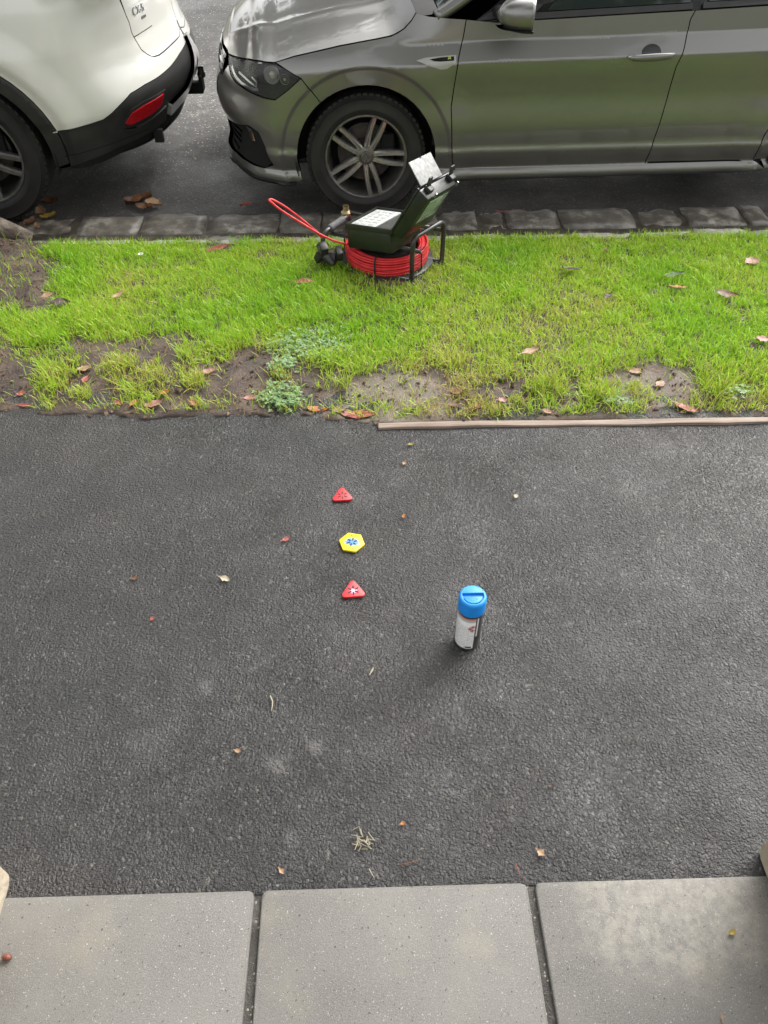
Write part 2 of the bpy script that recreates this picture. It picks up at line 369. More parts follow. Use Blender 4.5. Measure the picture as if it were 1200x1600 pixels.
def paver(x0f, x0n, x1f, x1n, yf0, yf1, m):  # far and near x of both sides, far edge heights
    yn = -.62; pts = []; rc = .012
    def corner(c, a, b):
        c, a, b = Vector(c), Vector(a), Vector(b); u = (a - c).normalized() * rc; w = (b - c).normalized() * rc; return [c + u, c + u * .3 + w * .3, c + w]
    q = [(x0n, yn, 0), (x1n, yn, 0), (x1f, yf1, 0), (x0f, yf0, 0)]
    for i in range(4): pts += corner(q[i], q[i - 1], q[(i + 1) % 4])
    n = len(pts); c = sum(pts, Vector()) / n; V = []; F = []
    for ins, z in ((0, -.04), (0, .002), (.0015, .0055), (.005, .0075)):
        for p in pts: V.append(tuple(p + (c - p).normalized() * ins * 1.3 + Vector((0, 0, z))))
    for k in range(3): F += [(k * n + i, k * n + (i + 1) % n, (k + 1) * n + (i + 1) % n, (k + 1) * n + i) for i in range(n)]
    F.append(tuple(3 * n + i for i in range(n)))
    o = mobj('paver', V, F, m, base, True); o.data.set_sharp_from_angle(angle=R(30)); return o
j1a, j1b = on_z(397.6, 1393, .006), on_z(378, 1600, .006); j1c, j1d = on_z(409.3, 1393, .006), on_z(394.2, 1600, .006)
j2a, j2b = on_z(823.3, 1380, .006), on_z(856.7, 1600, .006); j2c, j2d = on_z(835, 1380, .006), on_z(871.7, 1600, .006)
def ext(a, b, y): t = (y - a.y) / (b.y - a.y); return a.x + (b.x - a.x) * t
yE = lambda x: .534 - .005 * x
for (l, r_, m) in (((None, -.80), (j1a, j1b), M['paver']), ((j1c, j1d), (j2a, j2b), M['paver']), ((j2c, j2d), (None, .885), M['paver_worn'])):
    xl = (l[1], l[1]) if l[0] is None else (ext(*l, .534), ext(*l, -.62)); xr = (r_[1], r_[1]) if r_[0] is None else (ext(*r_, .534), ext(*r_, -.62))
    paver(xl[0], xl[1], xr[0], xr[1], yE(xl[0]), yE(xr[0]), m)

# --- stone gate piers either side of the pavers (only their feet reach into the photo)
M['sandstone'] = mat('sandstone', (.36, .30, .22), .8, var=(.50, .44, .34), vscale=12, bump=.8, bscale=35, bdist=.012)
def pier(x, y, label):
    p = empty('gate_pier', (x, y, -.01)); tag(p, label, 'gate pier', 'stone gate piers')
    for k in range(5):
        r_ = random.Random(int(x * 100) + k); mb = MB(); mb.box((r_.uniform(-.006, .006), r_.uniform(-.006, .006), .13 + k * .255), (.30 + r_.uniform(-.01, .01), .30 + r_.uniform(-.01, .01), .248))
        mb.build('stone_block', M['sandstone'], p, bevel=.022)
pier(-.908, .438, 'pale sandstone gate pier whose foot shows at the left end of the pavers')
pier(.968, .435, 'pale sandstone gate pier whose foot shows at the right end of the pavers')

# --- timber edging board
g = NT('weathered_timber'); w = g.n('Mapping', Vector=g.tc.outputs['Object'], Scale=(1.5, 40, 40)).outputs[0]
n1 = g.noise(3, 5, .6, w); n2 = g.noise(5, 3)
c = g.ramp(n1, [(.3, (.12, .082, .062)), (.55, (.22, .165, .13)), (.75, (.31, .25, .205))]); c = g.mix(g.rng(n2, .4, .65, 0, .55), c, (.30, .24, .19))
M['timber'] = g.out(c, .75, g.bump(n1, .5, .003))
mb = MB(); V = []; n = 40
for i in range(n + 1):
    x = .045 + 3.4 * i / n; w0 = .002 * math.sin(i * 1.7); zt = .009 + .002 * math.sin(i * .6)
    yo = .003 * math.sin(i * .35) - .006 * (x - .045)
    V += [(x, 1.997 + yo + w0, -.05), (x, 1.997 + yo + w0, zt), (x, 2.022 + yo, zt + .001), (x, 2.022 + yo, -.05)]
F = [(4 * i + j, 4 * i + (j + 1) % 4, 4 * i + 4 + (j + 1) % 4, 4 * i + 4 + j) for i in range(n) for j in range(4)] + [(3, 2, 1, 0)]
mb.add(V, F); board = mb.build('timber_edging', M['timber'], None, bevel=.003)
tag(board, 'weathered timber edging board between the grass and the asphalt path', 'edging board')
nl = on_z(725, 655, .02); MB().lathe([(.001, .003), (.006, .002), (.007, 0), (.007, -.02)], 12, 'z', (nl.x, nl.y + .004, .0105)).build('nail', M['shadow_black'], board)
# timber runs out at its left end under earth and bark

# ================================================================== CARS
# a car's lower body is one smooth skin P(s, z): s runs round the plan outline, z is height above the road
def in_poly(P, poly):
    P = np.asarray(P); poly = np.asarray(poly); x, y = P[:, 0], P[:, 1]; c = np.zeros(len(P), bool); j = len(poly) - 1
    for i in range(len(poly)):
        xi, yi = poly[i]; xj, yj = poly[j]
        if yi != yj: c ^= ((yi > y) != (yj > y)) & (x < (xj - xi) * (y - yi) / (yj - yi) + xi)
        j = i
    return c
def dist_poly(P, poly):
    P = np.asarray(P); a = np.asarray(poly); b = np.roll(a, -1, 0); best = np.full(len(P), 1e9)
    for p, q in zip(a, b):
        d = q - p; L = d @ d
        t = np.clip(((P - p) @ d) / L, 0, 1) if L > 0 else np.zeros(len(P)); best = np.minimum(best, np.linalg.norm(P - (p + t[:, None] * d), axis=1))
    return best
def resample(poly, step=.014):
    poly = np.asarray(poly, float); out = []
    for p, q in zip(poly, np.roll(poly, -1, 0)):
        n = max(1, int(math.ceil(np.linalg.norm(q - p) / step)))
        for i in range(n): out.append(p + (q - p) * i / n)
    return np.array(out)
def inset(poly, d):
    a = np.asarray(poly); A = .5 * np.sum(a[:, 0] * np.roll(a[:, 1], -1) - np.roll(a[:, 0], -1) * a[:, 1])
    if A < 0: a = a[::-1]
    e = np.roll(a, -1, 0) - a; e /= np.linalg.norm(e, axis=1)[:, None] + 1e-12; n = np.stack([-e[:, 1], e[:, 0]], 1)
    m = n + np.roll(n, 1, 0); m /= np.linalg.norm(m, axis=1)[:, None] + 1e-9
    k = 1 / np.clip(np.sum(m * n, 1), .5, 1); return a + m * (d * k)[:, None]
class Body:
    def __init__(s, pts, hw, dfun, root, wheels):
        c = np.array([tuple(p)[:2] for p in crom([(x, y, 0) for x, y in pts], 24)])
        L = np.r_[0, np.cumsum(np.linalg.norm(np.diff(c, axis=0), axis=1))]
        s.L = L[-1]; s.S = np.linspace(0, s.L, 500); s.C = np.stack([np.interp(s.S, L, c[:, 0]), np.interp(s.S, L, c[:, 1])], 1)
        for _ in range(6): s.C[1:-1] = .25 * s.C[:-2] + .5 * s.C[1:-1] + .25 * s.C[2:]
        t = np.gradient(s.C, axis=0); t /= np.linalg.norm(t, axis=1)[:, None]
        s.N = np.stack([t[:, 1], -t[:, 0]], 1)
        mid = len(s.S) // 2
        if s.N[mid, 1] > 0: s.N = -s.N
        s.feat = np.zeros((0, 2)); s.hw = hw; s.dfun = dfun; s.root = root; s.wheels = wheels
        s.mtx = Matrix.LocRotScale(root.location, root.rotation_euler, None); s.inv = s.mtx.inverted()
        side = s.N[:, 1] < -.9; s.sx_s = s.S[side]; s.sx_x = s.C[side, 0]
        o = np.argsort(s.sx_x); s.sx_s = s.sx_s[o]; s.sx_x = s.sx_x[o]
        ss = s.S[::2]; zz = np.linspace(.10, 1.12, 110); G, Z = np.meshgrid(ss, zz, indexing='ij')
        V = s.P(G.ravel(), Z.ravel()); nz = len(zz)
        F = [(i * nz + j, (i + 1) * nz + j, (i + 1) * nz + j + 1, i * nz + j + 1) for i in range(len(ss) - 1) for j in range(nz - 1)]
        s.bvh = BVHTree.FromPolygons([tuple(v) for v in V], F)
    def sx(s, x): return float(np.interp(x, s.sx_x, s.sx_s))
    def P(s, S, Z):
        S = np.asarray(S, float); Z = np.asarray(Z, float)
        x = np.interp(S, s.S, s.C[:, 0]); y = np.interp(S, s.S, s.C[:, 1]); nx = np.interp(S, s.S, s.N[:, 0]); ny = np.interp(S, s.S, s.N[:, 1])
        l = np.hypot(nx, ny); nx, ny = nx / l, ny / l; d = s.dfun(x, y, nx, ny, Z)
        return np.stack([x - nx * d, y - ny * d, Z], 1)
    def Nn(s, S, Z, e=.004):
        S = np.asarray(S, float); Z = np.asarray(Z, float)
        a = s.P(np.clip(S + e, 0, s.L), Z) - s.P(np.clip(S - e, 0, s.L), Z); b = s.P(S, Z + e) - s.P(S, Z - e)
        n = np.cross(a, b); n /= np.linalg.norm(n, axis=1)[:, None] + 1e-12
        nx = np.interp(S, s.S, s.N[:, 0]); ny = np.interp(S, s.S, s.N[:, 1])
        sg = np.sign(n[:, 0] * nx + n[:, 1] * ny); return n * sg[:, None]
    def hit(s, px, py):
        o = s.inv @ EYE; d = (s.inv.to_3x3() @ ray(px, py)).normalized()
        loc, n, i, ds = s.bvh.ray_cast(o, d)
        if loc is None:                     # just outside the outline: take the closest skin point
            loc = min((s.bvh.find_nearest(o + d * (3.4 + .01 * k)) for k in range(260)), key=lambda h: h[3])[0]
        z = loc.z; Q = s.P(s.S, np.full(len(s.S), z)); k = int(np.argmin(np.linalg.norm(Q[:, :2] - np.array(loc[:2]), axis=1)))
        return (float(s.S[k]), z)
    def pts(s, lst):                        # (px, py) photo points, ('x', x, z) side points or ('s', s, z)
        out = []
        for p in lst:
            if p[0] == 'x': out.append((s.sx(p[1]), p[2]))
            elif p[0] == 's': out.append((p[1], p[2]))
            else: out.append(s.hit(*p))
        return out
    def panel(s, name, poly, m, parent=None, gap=.0025, flange=.02, off=0.0, step=.014, grid=.02, holes=(), mirror=True, raw=False):
        parent = parent or s.root
        poly = poly if raw else s.pts(poly)
        if gap: poly = inset(resample(poly, step), gap)
        else: poly = resample(poly, step)
        hl = [resample(h, step) for h in holes]
        x0, y0 = poly.min(0); x1, y1 = poly.max(0)
        gx, gy = np.meshgrid(np.arange(x0, x1, grid), np.arange(y0, y1, grid)); g = np.stack([gx.ravel(), gy.ravel()], 1)
        g = g[in_poly(g, poly)]
        if len(g): g = g[dist_poly(g, poly) > grid * .35]
        for h in hl:
            g = g[~in_poly(g, h)]; g = g[dist_poly(g, h) > grid * .35]
        if grid >= .02 and max(x1 - x0, y1 - y0) > .25:      # rows of points along the creases keep them crisp
            q = s.feat; q = q[(q[:, 0] > x0) & (q[:, 0] < x1) & (q[:, 1] > y0) & (q[:, 1] < y1)]
            q = q[in_poly(q, poly)]
            if len(q): q = q[dist_poly(q, poly) > .004]
            for h in hl: q = q[~in_poly(q, h)]; q = q[dist_poly(q, h) > .004]
            if len(q) and len(g):
                keep = np.ones(len(g), bool)
                for i0 in range(0, len(g), 500):
                    dd = np.linalg.norm(g[i0:i0 + 500, None, :] - q[None], axis=2).min(1); keep[i0:i0 + 500] = dd > .007
                g = np.vstack([g[keep], q])
        allp = np.vstack([poly] + hl + [g]); edges = []; o = 0; loops = []
        for lp in [poly] + hl:
            k = len(lp); edges += [(o + i, o + (i + 1) % k) for i in range(k)]; loops.append((o, k)); o += k
        V2, E2, F2, ov, oe, of = delaunay_2d_cdt([Vector(p) for p in allp], edges, [], 0, 1e-6)
        V2 = np.array([tuple(v) for v in V2]); cen = np.array([V2[list(f)].mean(0) for f in F2])
        ok = in_poly(cen, poly)
        for h in hl: ok &= ~in_poly(cen, h)
        F = [f for f, k in zip(F2, ok) if k]
        P3 = s.P(V2[:, 0], V2[:, 1]); N3 = s.Nn(V2[:, 0], V2[:, 1]); P3 = P3 + N3 * off
        FF = []
        for f in F:
            a, b, c = (P3[i] for i in f[:3]); nn = np.cross(b - a, c - a)
            FF.append(tuple(f) if nn @ N3[f[0]] >= 0 else tuple(f)[::-1])
        verts = list(P3); nor = list(N3)
        if flange:
            inv = {}
            for i, l in enumerate(ov):
                for q in l: inv[q] = i
            for (o, k) in loops:
                ids = [inv[o + i] for i in range(k)]; base = len(verts)
                cc = np.mean([P3[i] for i in ids], 0)
                for i in ids:
                    verts += [P3[i], P3[i] - N3[i] * flange]
                    nor += [N3[i], N3[i]]
                for i in range(k):
                    a = base + 2 * i; b = base + 2 * ((i + 1) % k); FF.append((a, b, b + 1, a + 1))
                for i in range(k):          # flange normals point out of the panel's edge
                    t = P3[ids[(i + 1) % k]] - P3[ids[i - 1]]; fn = np.cross(t, N3[ids[i]]); fn /= np.linalg.norm(fn) + 1e-12
                    if fn @ (P3[ids[i]] - cc) < 0 and o == 0: fn = -fn
                    nor[base + 2 * i] = fn; nor[base + 2 * i + 1] = fn
        o1 = mobj(name, verts, FF, m, parent, True, nor)
        if mirror:
            v2 = [(p[0], 2 * s.hw - p[1], p[2]) for p in verts]; n2 = [(p[0], -p[1], p[2]) for p in nor]
            mobj(name, v2, [f[::-1] for f in FF], m, parent, True, n2)
        return o1
    def at(s, S, Z, off=0.0):
        p = s.P([S], [Z])[0]; n = s.Nn([S], [Z])[0]; return Vector(p + n * off), Vector(n)
    def shell(s, m, z0, z1f, inn=.022):
        ss = s.S[::3]; nz = 26; V = []; F = []
        for S in ss:
            z1 = z1f(S); V += list(s.P(np.full(nz, S), np.linspace(z0, z1, nz)) - s.Nn(np.full(nz, S), np.linspace(z0, z1, nz)) * inn)
        V = np.array(V)
        for i in range(len(ss) - 1):
            for j in range(nz - 1):
                q = (i * nz + j, (i + 1) * nz + j, (i + 1) * nz + j + 1, i * nz + j + 1); c = V[list(q)].mean(0)
                if any(math.hypot(c[0] - wx, c[2] - wz) < ra + .005 and c[1] < .3 for wx, wz, ra in s.wheels): continue
                F.append(q)
        W = V.copy(); W[:, 1] = 2 * s.hw - W[:, 1]; k = len(V)
        mobj('inner_shell', np.vstack([V, W]), F + [tuple(i + k for i in f) for f in F], m, s.root)
        # underfloor and wheel houses
        cuts = sorted([(wx - ra - .012, wx + ra + .012) for wx, wz, ra in s.wheels]); V = []; F = []
        I = s.C - s.N * .11
        for i in range(0, len(I), 3): V += [(I[i, 0], I[i, 1], z0 + .035), (I[i, 0], 2 * s.hw - I[i, 1], z0 + .035)]
        for i in range(len(V) // 2 - 1):
            xm = (V[2 * i][0] + V[2 * i + 2][0]) / 2
            ym = V[2 * i][1]
            q = (2 * i, 2 * i + 1, 2 * i + 3, 2 * i + 2)
            if any(c0 < xm < c1 for c0, c1 in cuts):
                k = len(V); V += [(V[j][0], .28 if j % 2 == 0 else 2 * s.hw - .28, z0 + .035) for j in q]; q = (k, k + 1, k + 2, k + 3)
            F.append(q)
        mobj('floor_pan', V, F, m, s.root, False)
        for wx, wz, ra in s.wheels:
            for sd in (0, 1):
                V = []; n = 28
                for i in range(n + 1):
                    an = R(-14) + R(208) * i / n
                    for y in (.03, .26):
                        V.append((wx + (ra + .012) * math.cos(an), y if not sd else 2 * s.hw - y, wz + (ra + .012) * math.sin(an)))
                F = [(2 * i, 2 * i + 1, 2 * i + 3, 2 * i + 2) for i in range(n)]
                V.append((wx, .26 if not sd else 2 * s.hw - .26, wz)); c = len(V) - 1
                F += [(2 * i + 1, c, 2 * i + 3) for i in range(n)]
                mobj('wheel_housing', V, F, m, s.root, False)
def pl(zs, ds, sig=.010):                   # smoothed piecewise-linear profile
    g = np.linspace(0, 1.6, 1601); v = np.interp(g, zs, ds); k = np.exp(-.5 * (np.arange(-40, 41) * .001 / sig) ** 2); k /= k.sum()
    v = np.convolve(np.pad(v, 40, mode='edge'), k, 'valid'); return lambda z: np.interp(z, g, v)

def make_wheel(root, x, z, Rt, Rr, width, face_y, style, mirror_y=None):
    """tyre, rim, spokes and hub round the local y axis; the face looks to -y"""
    w = empty('wheel'); w.parent = root; w.location = (x, face_y, z)
    if mirror_y: w.rotation_euler = (0, 0, math.pi)
    sw = Rt - Rr; W = width
    prof = [(Rr - .006, .012), (Rr + .004, .004), (Rr + sw * .22, -.004), (Rr + sw * .30, -.0065), (Rr + sw * .33, -.005), (Rr + sw * .55, -.008), (Rr + sw * .72, -.004), (Rr + sw * .75, -.0055),
            (Rt - .022, .006), (Rt - .010, .016), (Rt - .003, .028), (Rt, .045), (Rt, W - .05), (Rt - .008, W - .015), (Rt - .03, W + .003), (Rr + sw * .5, W + .008), (Rr, W - .01)]
    MB().lathe(prof, 72, 'y').build('tyre', M['rubber'], w, True, auto=50)
    tm = MB()                               # tread grooves as raised rows of blocks on the shoulder
    for k in range(60):
        a = 2 * math.pi * k / 60; m3 = Matrix.Rotation(-a, 3, 'Y')
        c = m3 @ Vector((Rt - .0065, .030, 0)); tm.box(c, (.011, .03, .020), m3)
    tm.build('tread', M['rubber'], w)
    rp = [(Rr + .001, .010), (Rr - .002, .0035), (Rr - .010, .003), (Rr - .014, .008), (Rr - .020, .03), (Rr - .028, .07), (Rr - .035, W - .02)]
    MB().lathe(rp, 72, 'y').build('rim', style['rim'], w, True, auto=35)
    MB().lathe([(.001, .075), (.07, .075), (.072, .09), (Rr * .68, .09), (Rr * .68, .105), (.001, .105)], 48, 'y').build('brake_disc', M['disc'], w, True, auto=40)
    MB().box((.115, .085, .03), (.07, .04, .13)).build('brake_caliper', M['shadow_black'], w, bevel=.008)
    MB().lathe([(.001, .18), (Rr - .03, .18)], 40, 'y').build('wheel_back', M['shadow_black'], w)
    for (a0, a1, wi, wo_, y0, y1) in style['spokes']:
        # a0: angle at hub, a1: angle at the rim, widths at hub / rim, face depth at hub / rim
        r0, r1 = style['r0'], Rr - .008; n = 7; V = []
        for i in range(n):
            t = i / (n - 1); r_ = r0 + (r1 - r0) * t; a = a0 + (a1 - a0) * (t ** .8); wd = (wi + (wo_ - wi) * t) / 2
            y = y0 + (y1 - y0) * t - .006 * math.sin(math.pi * t)
            ex, ez = math.cos(a), math.sin(a); tx, tz = -ez, ex
            for k, dy in ((-1, .034), (-1, .010), (-.55, .0), (-.12, .0), (0, .0035), (.12, .0), (.55, .0), (1, .010), (1, .034)):
                V.append((ex * r_ + tx * wd * k, y + dy, ez * r_ + tz * wd * k))
        F = [(i * 9 + j, i * 9 + j + 1, (i + 1) * 9 + j + 1, (i + 1) * 9 + j) for i in range(n - 1) for j in range(8)]
        mobj('spoke', V, F, style['spoke'], w, False)
    hb = MB().lathe([(.001, style['hy'] - .002), (.029, style['hy'] - .001), (.032, style['hy'] + .004), (.05, style['hy'] + .008), (.055, style['hy'] + .04)], 36, 'y').build('hub', style['rim'], w, True, auto=35)
    for k in range(5):
        a = style['lug'] + k * 2 * math.pi / 5
        MB().lathe([(.001, 0), (.011, 0), (.012, .006), (.012, .02)], 10, 'y', (.056 * math.cos(a), style['hy'] + .012, .056 * math.sin(a))).build('lug_nut', M['gloss_black'], w, True, auto=30)
    return w

# ------------------------------------------------------------------ grey hatchback
polo = empty('parked_car', (.04, 4.05, -.24), R(1.9))
tag(polo, 'grey five-door hatchback parked along the kerb behind the reel', 'car', 'cars parked along the kerb')
HW = .875; AR = .357
side_lo = pl([0, .165, .185, .20, .232, .240, .262, .30, .335, .36, .45, .62, 1.6], [.09, .07, .034, .030, .036, .050, .040, .022, .012, .020, .010, 0, 0], .006)
frontd = pl([0, .15, .17, .20, .26, .30, .42, .46, .50, .54, .58, .64, .70, .76, .90, 1.2], [.12, .10, .045, .02, .03, .045, .03, .004, 0, .012, .03, .04, .065, .12, .35, .9], .010)
def polo_d(x, y, nx, ny, z):
    zt = .752 + .028 * (x - .4) / 1.5; zu = .872 + .035 * (x - .46); zb = .922 + .035 * (x - .83)
    fen = sstep(.45, .0, x)                                   # 1 on the front wing
    # above the waist crease the skin leans in
    dz = z - zt
    band = .080
    up = .55 * np.clip(dz, 0, band) + .10 * np.maximum(0, dz - band)
    wing = .014 + .9 * np.maximum(0, z - (.70 + .10 * np.clip(x + .45, 0, .9) )) ** 1.55 * 2.3
    ds = side_lo(z) + up * (1 - fen) + np.maximum(wing - .014, up * .8) * fen
    hollow = .016 * np.exp(-((z - .60) / .10) ** 2) * (1 - fen * .7)      # undercut below the crease
    ds = ds + hollow
    for wx, wz, ra in ((0, .31, AR), (2.53, .31, AR)):
        r_ = np.hypot(x - wx, z - wz); ds = ds + .008 * (1 - sstep(.424, .445, r_)) - .012 * (1 - sstep(.440, .60, r_)) * (z > .18)
    wf = np.clip((np.abs(nx) - .25) / .55, 0, 1); wf = wf * wf * (3 - 2 * wf)
    return ds * (1 - wf) + frontd(z) * wf
P_ = Body([(-.808, .875), (-.802, .70), (-.782, .50), (-.738, .31), (-.655, .155), (-.53, .062), (-.36, .018), (-.15, .002), (.2, 0), (.8, -.002), (1.4, 0), (2.0, .004),
           (2.6, .02), (2.9, .06), (3.08, .16), (3.17, .35), (3.20, .6), (3.21, .875)], HW, polo_d, polo, [(0, .31, AR), (2.53, .31, AR)])
fe = []
for wx in (0, 2.53):
    for r_ in (.422, .430, .438, .447):
        fe += [(P_.sx(wx + r_ * math.cos(a)), .31 + r_ * math.sin(a)) for a in np.arange(-.4, math.pi + .4, .012 / r_)]
for x in np.arange(.3, 2.4, .02):
    zt = .752 + .028 * (x - .4) / 1.5; zu = zt + .080
    fe += [(P_.sx(x), z) for z in (zt - .008, zt, zt + .008, zu - .007, zu, zu + .007, .228, .236, .243, .255, .265, .28, .325, .335, .345, .36)]
for S_ in np.arange(.02, P_.sx(-.35), .02): fe += [(S_, z) for z in (.17, .45, .46, .47, .50, .53, .545)]
P_.feat = np.array(fe)
pm = M['polo_paint']; BP = M['black_plastic']
def arc(b, wx, wz, r, a0, a1, n=18):
    return [(b.sx(wx + r * math.cos(R(a0 + (a1 - a0) * i / n))), wz + r * math.sin(R(a0 + (a1 - a0) * i / n))) for i in range(n + 1)]
A0 = math.degrees(math.asin((.20 - .31) / AR))
bon_px = [(428.5, 97), (460, 88), (495, 79.5), (530, 71.5), (565, 65), (590, 60.5), (610, 56), (622, 51), (631.5, 44), (642, 32), (650, 20)]
bon = P_.pts(bon_px); hl_tip = P_.hit(469, 122.5); hl_top = bon[0]
cowl = bon[-1]
fr_bon = [(.0, .712), (.15, .712), (.30, .708), (.42, .700)]
hl_poly = P_.pts([(357, 84), (383, 91.5), (407, 95), (428.5, 97.8), (450, 110), (469, 122.5), (451, 140), (429, 156), (412, 153), (397, 147), (382, 139), (369, 129.5), (360, 116), (357, 100)])
hlf = hl_poly[0]
fr_bon = [(0, .700), (.2, .700), (hlf[0] - .06, hlf[1] + .004), hlf]
arch_pt = P_.hit(498, 143)
# front bumper: from the car's centre line round to the wheel arch
arcF = arc(P_, 0, .31, AR, 180 - A0, 128)
fogp = P_.pts([(350.5, 182), (365, 191), (390, 196), (403, 206), (415, 231), (427, 258), (415, 263.5), (400, 259.5), (386, 252), (370, 239), (357, 222)])
low = [('s', 0, .175)]
bump_poly = [(0, .155), (.3, .155)] + P_.pts([(375, 257), (400, 276.5), (432, 284)]) + arcF
bump_poly = bump_poly + [hl_tip] + [hl_poly[i] for i in (6, 7, 8, 9, 10, 11, 12, 13)] + [(hlf[0] - .02, .615), (.2, .60), (0, .60)]
P_.panel('front_bumper', bump_poly, pm, raw=True, holes=[np.array(fogp), ])
P_.panel('air_intake', fogp, M['gloss_black'], raw=True, gap=0, off=-.03, flange=0)
for k in range(4):                          # slats of the intake
    z = .275 + k * .035
    a, b = fogp[0][0] + .05, fogp[0][0] + .28 - .03 * (3 - k)
    P_.panel('intake_slat', [(a, z), (b, z), (b, z + .008), (a, z + .008)], BP, raw=True, gap=0, off=-.012, flange=.02)
# grille and chrome strip between the lamps
P_.panel('grille', [(0, .605), (.2, .605), (hlf[0] - .025, .618), (hlf[0] - .03, hlf[1] - .006), (.2, .692), (0, .692)], M['gloss_black'], raw=True)
for k in range(3):
    z = .622 + k * .024; P_.panel('grille_bar', [(0, z), (.2, z), (hlf[0] - .04, z + .008), (hlf[0] - .04, z + .015), (.2, z + .007), (0, z + .007)], M['chrome'] if k == 1 else M['gloss_black'], raw=True, gap=0, off=.004, flange=.006)
# headlamp
P_.panel('headlight_housing', hl_poly, M['gloss_black'], raw=True, gap=.004, off=-.035, flange=.03, mirror=True)
lens = P_.panel('headlight', hl_poly, M['lamp_glass'], raw=True, gap=.003, off=-.001, flange=.012)
def strip(b, name, pts_px, width, m, off, parent=None, flange=.006, mirror=True):
    q = np.array(b.pts(pts_px) if not isinstance(pts_px, np.ndarray) else pts_px); t = np.gradient(q, axis=0); t /= np.linalg.norm(t, axis=1)[:, None]
    n = np.stack([-t[:, 1], t[:, 0]], 1) * width / 2
    return b.panel(name, np.vstack([q + n, (q - n)[::-1]]), m, parent, raw=True, gap=0, off=off, flange=flange, step=.01, grid=.01, mirror=mirror)
strip(P_, 'lamp_strip', [(360, 102), (366, 118), (376, 130), (390, 139), (402, 141)], .014, M['chrome'], -.012)
strip(P_, 'lamp_strip', [(372, 112), (384, 124), (393, 132), (400, 137), (398, 128), (391, 120)], .010, M['chrome'], -.010)
for c, r_ in (((423, 118), .036), ((444, 126), .022)):
    S, Z = P_.hit(*c); p, n = P_.at(S, Z, -.03); q = Vector((n.x, n.y, n.z)).to_track_quat('Z', 'Y').to_matrix().to_4x4()
    for mir in (0, 1):
        o = MB().lathe([(.001, -.006), (r_ * .45, -.002), (r_ * .62, .010), (r_ * .8, .004), (r_, .012), (r_ * 1.08, .010), (r_ * 1.1, 0)], 28).build('projector_lamp', M['satin'], polo, True, auto=40)
        mtx = Matrix.Translation(p) @ q
        if mir: mtx = Matrix.Translation((0, 2 * HW, 0)) @ Matrix.Scale(-1, 4, (0, 1, 0)) @ mtx
        o.data.transform(mtx)
        o = MB().lathe([(.001, .016), (r_ * .3, .012), (r_ * .45, 0)], 20).build('bulb_lens', M['lamp_bulb'], polo, True)
        o.data.transform(mtx)
# fog lamp
S, Z = P_.hit(389, 211)
P_.panel('fog_light', [(S - .02, Z + .035), (S + .02, Z + .03), (S + .03, Z - .03), (S - .012, Z - .03)], M['chrome'], raw=True, gap=0, off=-.012, flange=.02)
# lower lip
strip(P_, 'bumper_lip', np.array([(0, .168), (.3, .168)] + P_.pts([(372, 253), (386, 266), (402, 276), (432, 283.5), (462, 287)])), .016, M['black_plastic'], .012, flange=.03)
# front wing
door_f = P_.pts([(727, 30), (722, 60), (716.7, 91.7), (710, 130), (706.3, 167), (706, 210), (707.5, 250), (711, 266)])
silt = .243
belt = lambda x: .918 + .036 * (x - .83)
arcB = arc(P_, 0, .31, AR, 128, A0 + 2)
wing = bon + [(cowl[0] + .06, .935)] + [(door_f[0][0] - .003, .925)] + door_f + [(P_.sx(.46), silt)] + arcB[::-1] + [hl_tip]
P_.panel('front_wing', wing, pm, raw=True)
bl = P_.pts([(1079, 30), (1077, 46), (1069, 75), (1058, 104), (1043, 153), (1029, 200), (1016, 238), (1009, 259)])
bl = [(P_.sx(1.565), belt(1.565) - .001)] + [q for q in bl if q[1] < belt(1.56) - .012]
P_.panel('door', door_f + bl[::-1] + [(P_.sx(1.3), belt(1.3)), (P_.sx(1.0), belt(1.0)), (P_.sx(.62), belt(.62))], pm, raw=True)
rear_edge = [(P_.sx(x), z) for x, z in ((2.30, .95), (2.33, .80), (2.32, .71))] + arc(P_, 2.53, .31, .45, 125, 197, 8) + [(P_.sx(2.02), silt)]
P_.panel('rear_door', bl + [(bl[-1][0] + .02, silt + .003)] + rear_edge[::-1] + [(P_.sx(1.9), belt(1.9))], pm, raw=True)
P_.panel('side_skirt', [('x', .33, .165), ('x', .8, .165), ('x', 1.5, .165), ('x', 2.16, .165), ('x', 2.165, .2), ('x', 2.10, silt - .003), ('x', 1.5, silt - .002), ('x', .36, silt - .003), ('x', .33, .21)], pm)
ra_ = arc(P_, 2.53, .31, AR, 195, A0 - 0, 24)
P_.panel('rear_quarter', rear_edge[:3] + rear_edge[3:] + [(P_.sx(2.13), .245), (P_.sx(2.16), .2)] + arc(P_, 2.53, .31, AR, 198, A0, 24) + [(P_.sx(2.9) + .12, .21), (P_.L - .5, .5), (P_.L - .55, .95)], pm, raw=True)
P_.panel('rear_bumper', [(P_.sx(2.9) + .125, .17), (P_.L, .17), (P_.L, .55), (P_.L - .49, .55), (P_.L - .497, .5)], pm, raw=True)
P_.panel('tailgate', [(P_.L - .495, .555), (P_.L, .555), (P_.L, .98), (P_.L - .545, .95)], pm, raw=True)
P_.shell(M['shadow_black'], .16, lambda S: .66 if S < hl_top[0] else (float(np.interp(S, [b[0] for b in bon], [b[1] for b in bon])) - .03 if S < cowl[0] else .90))
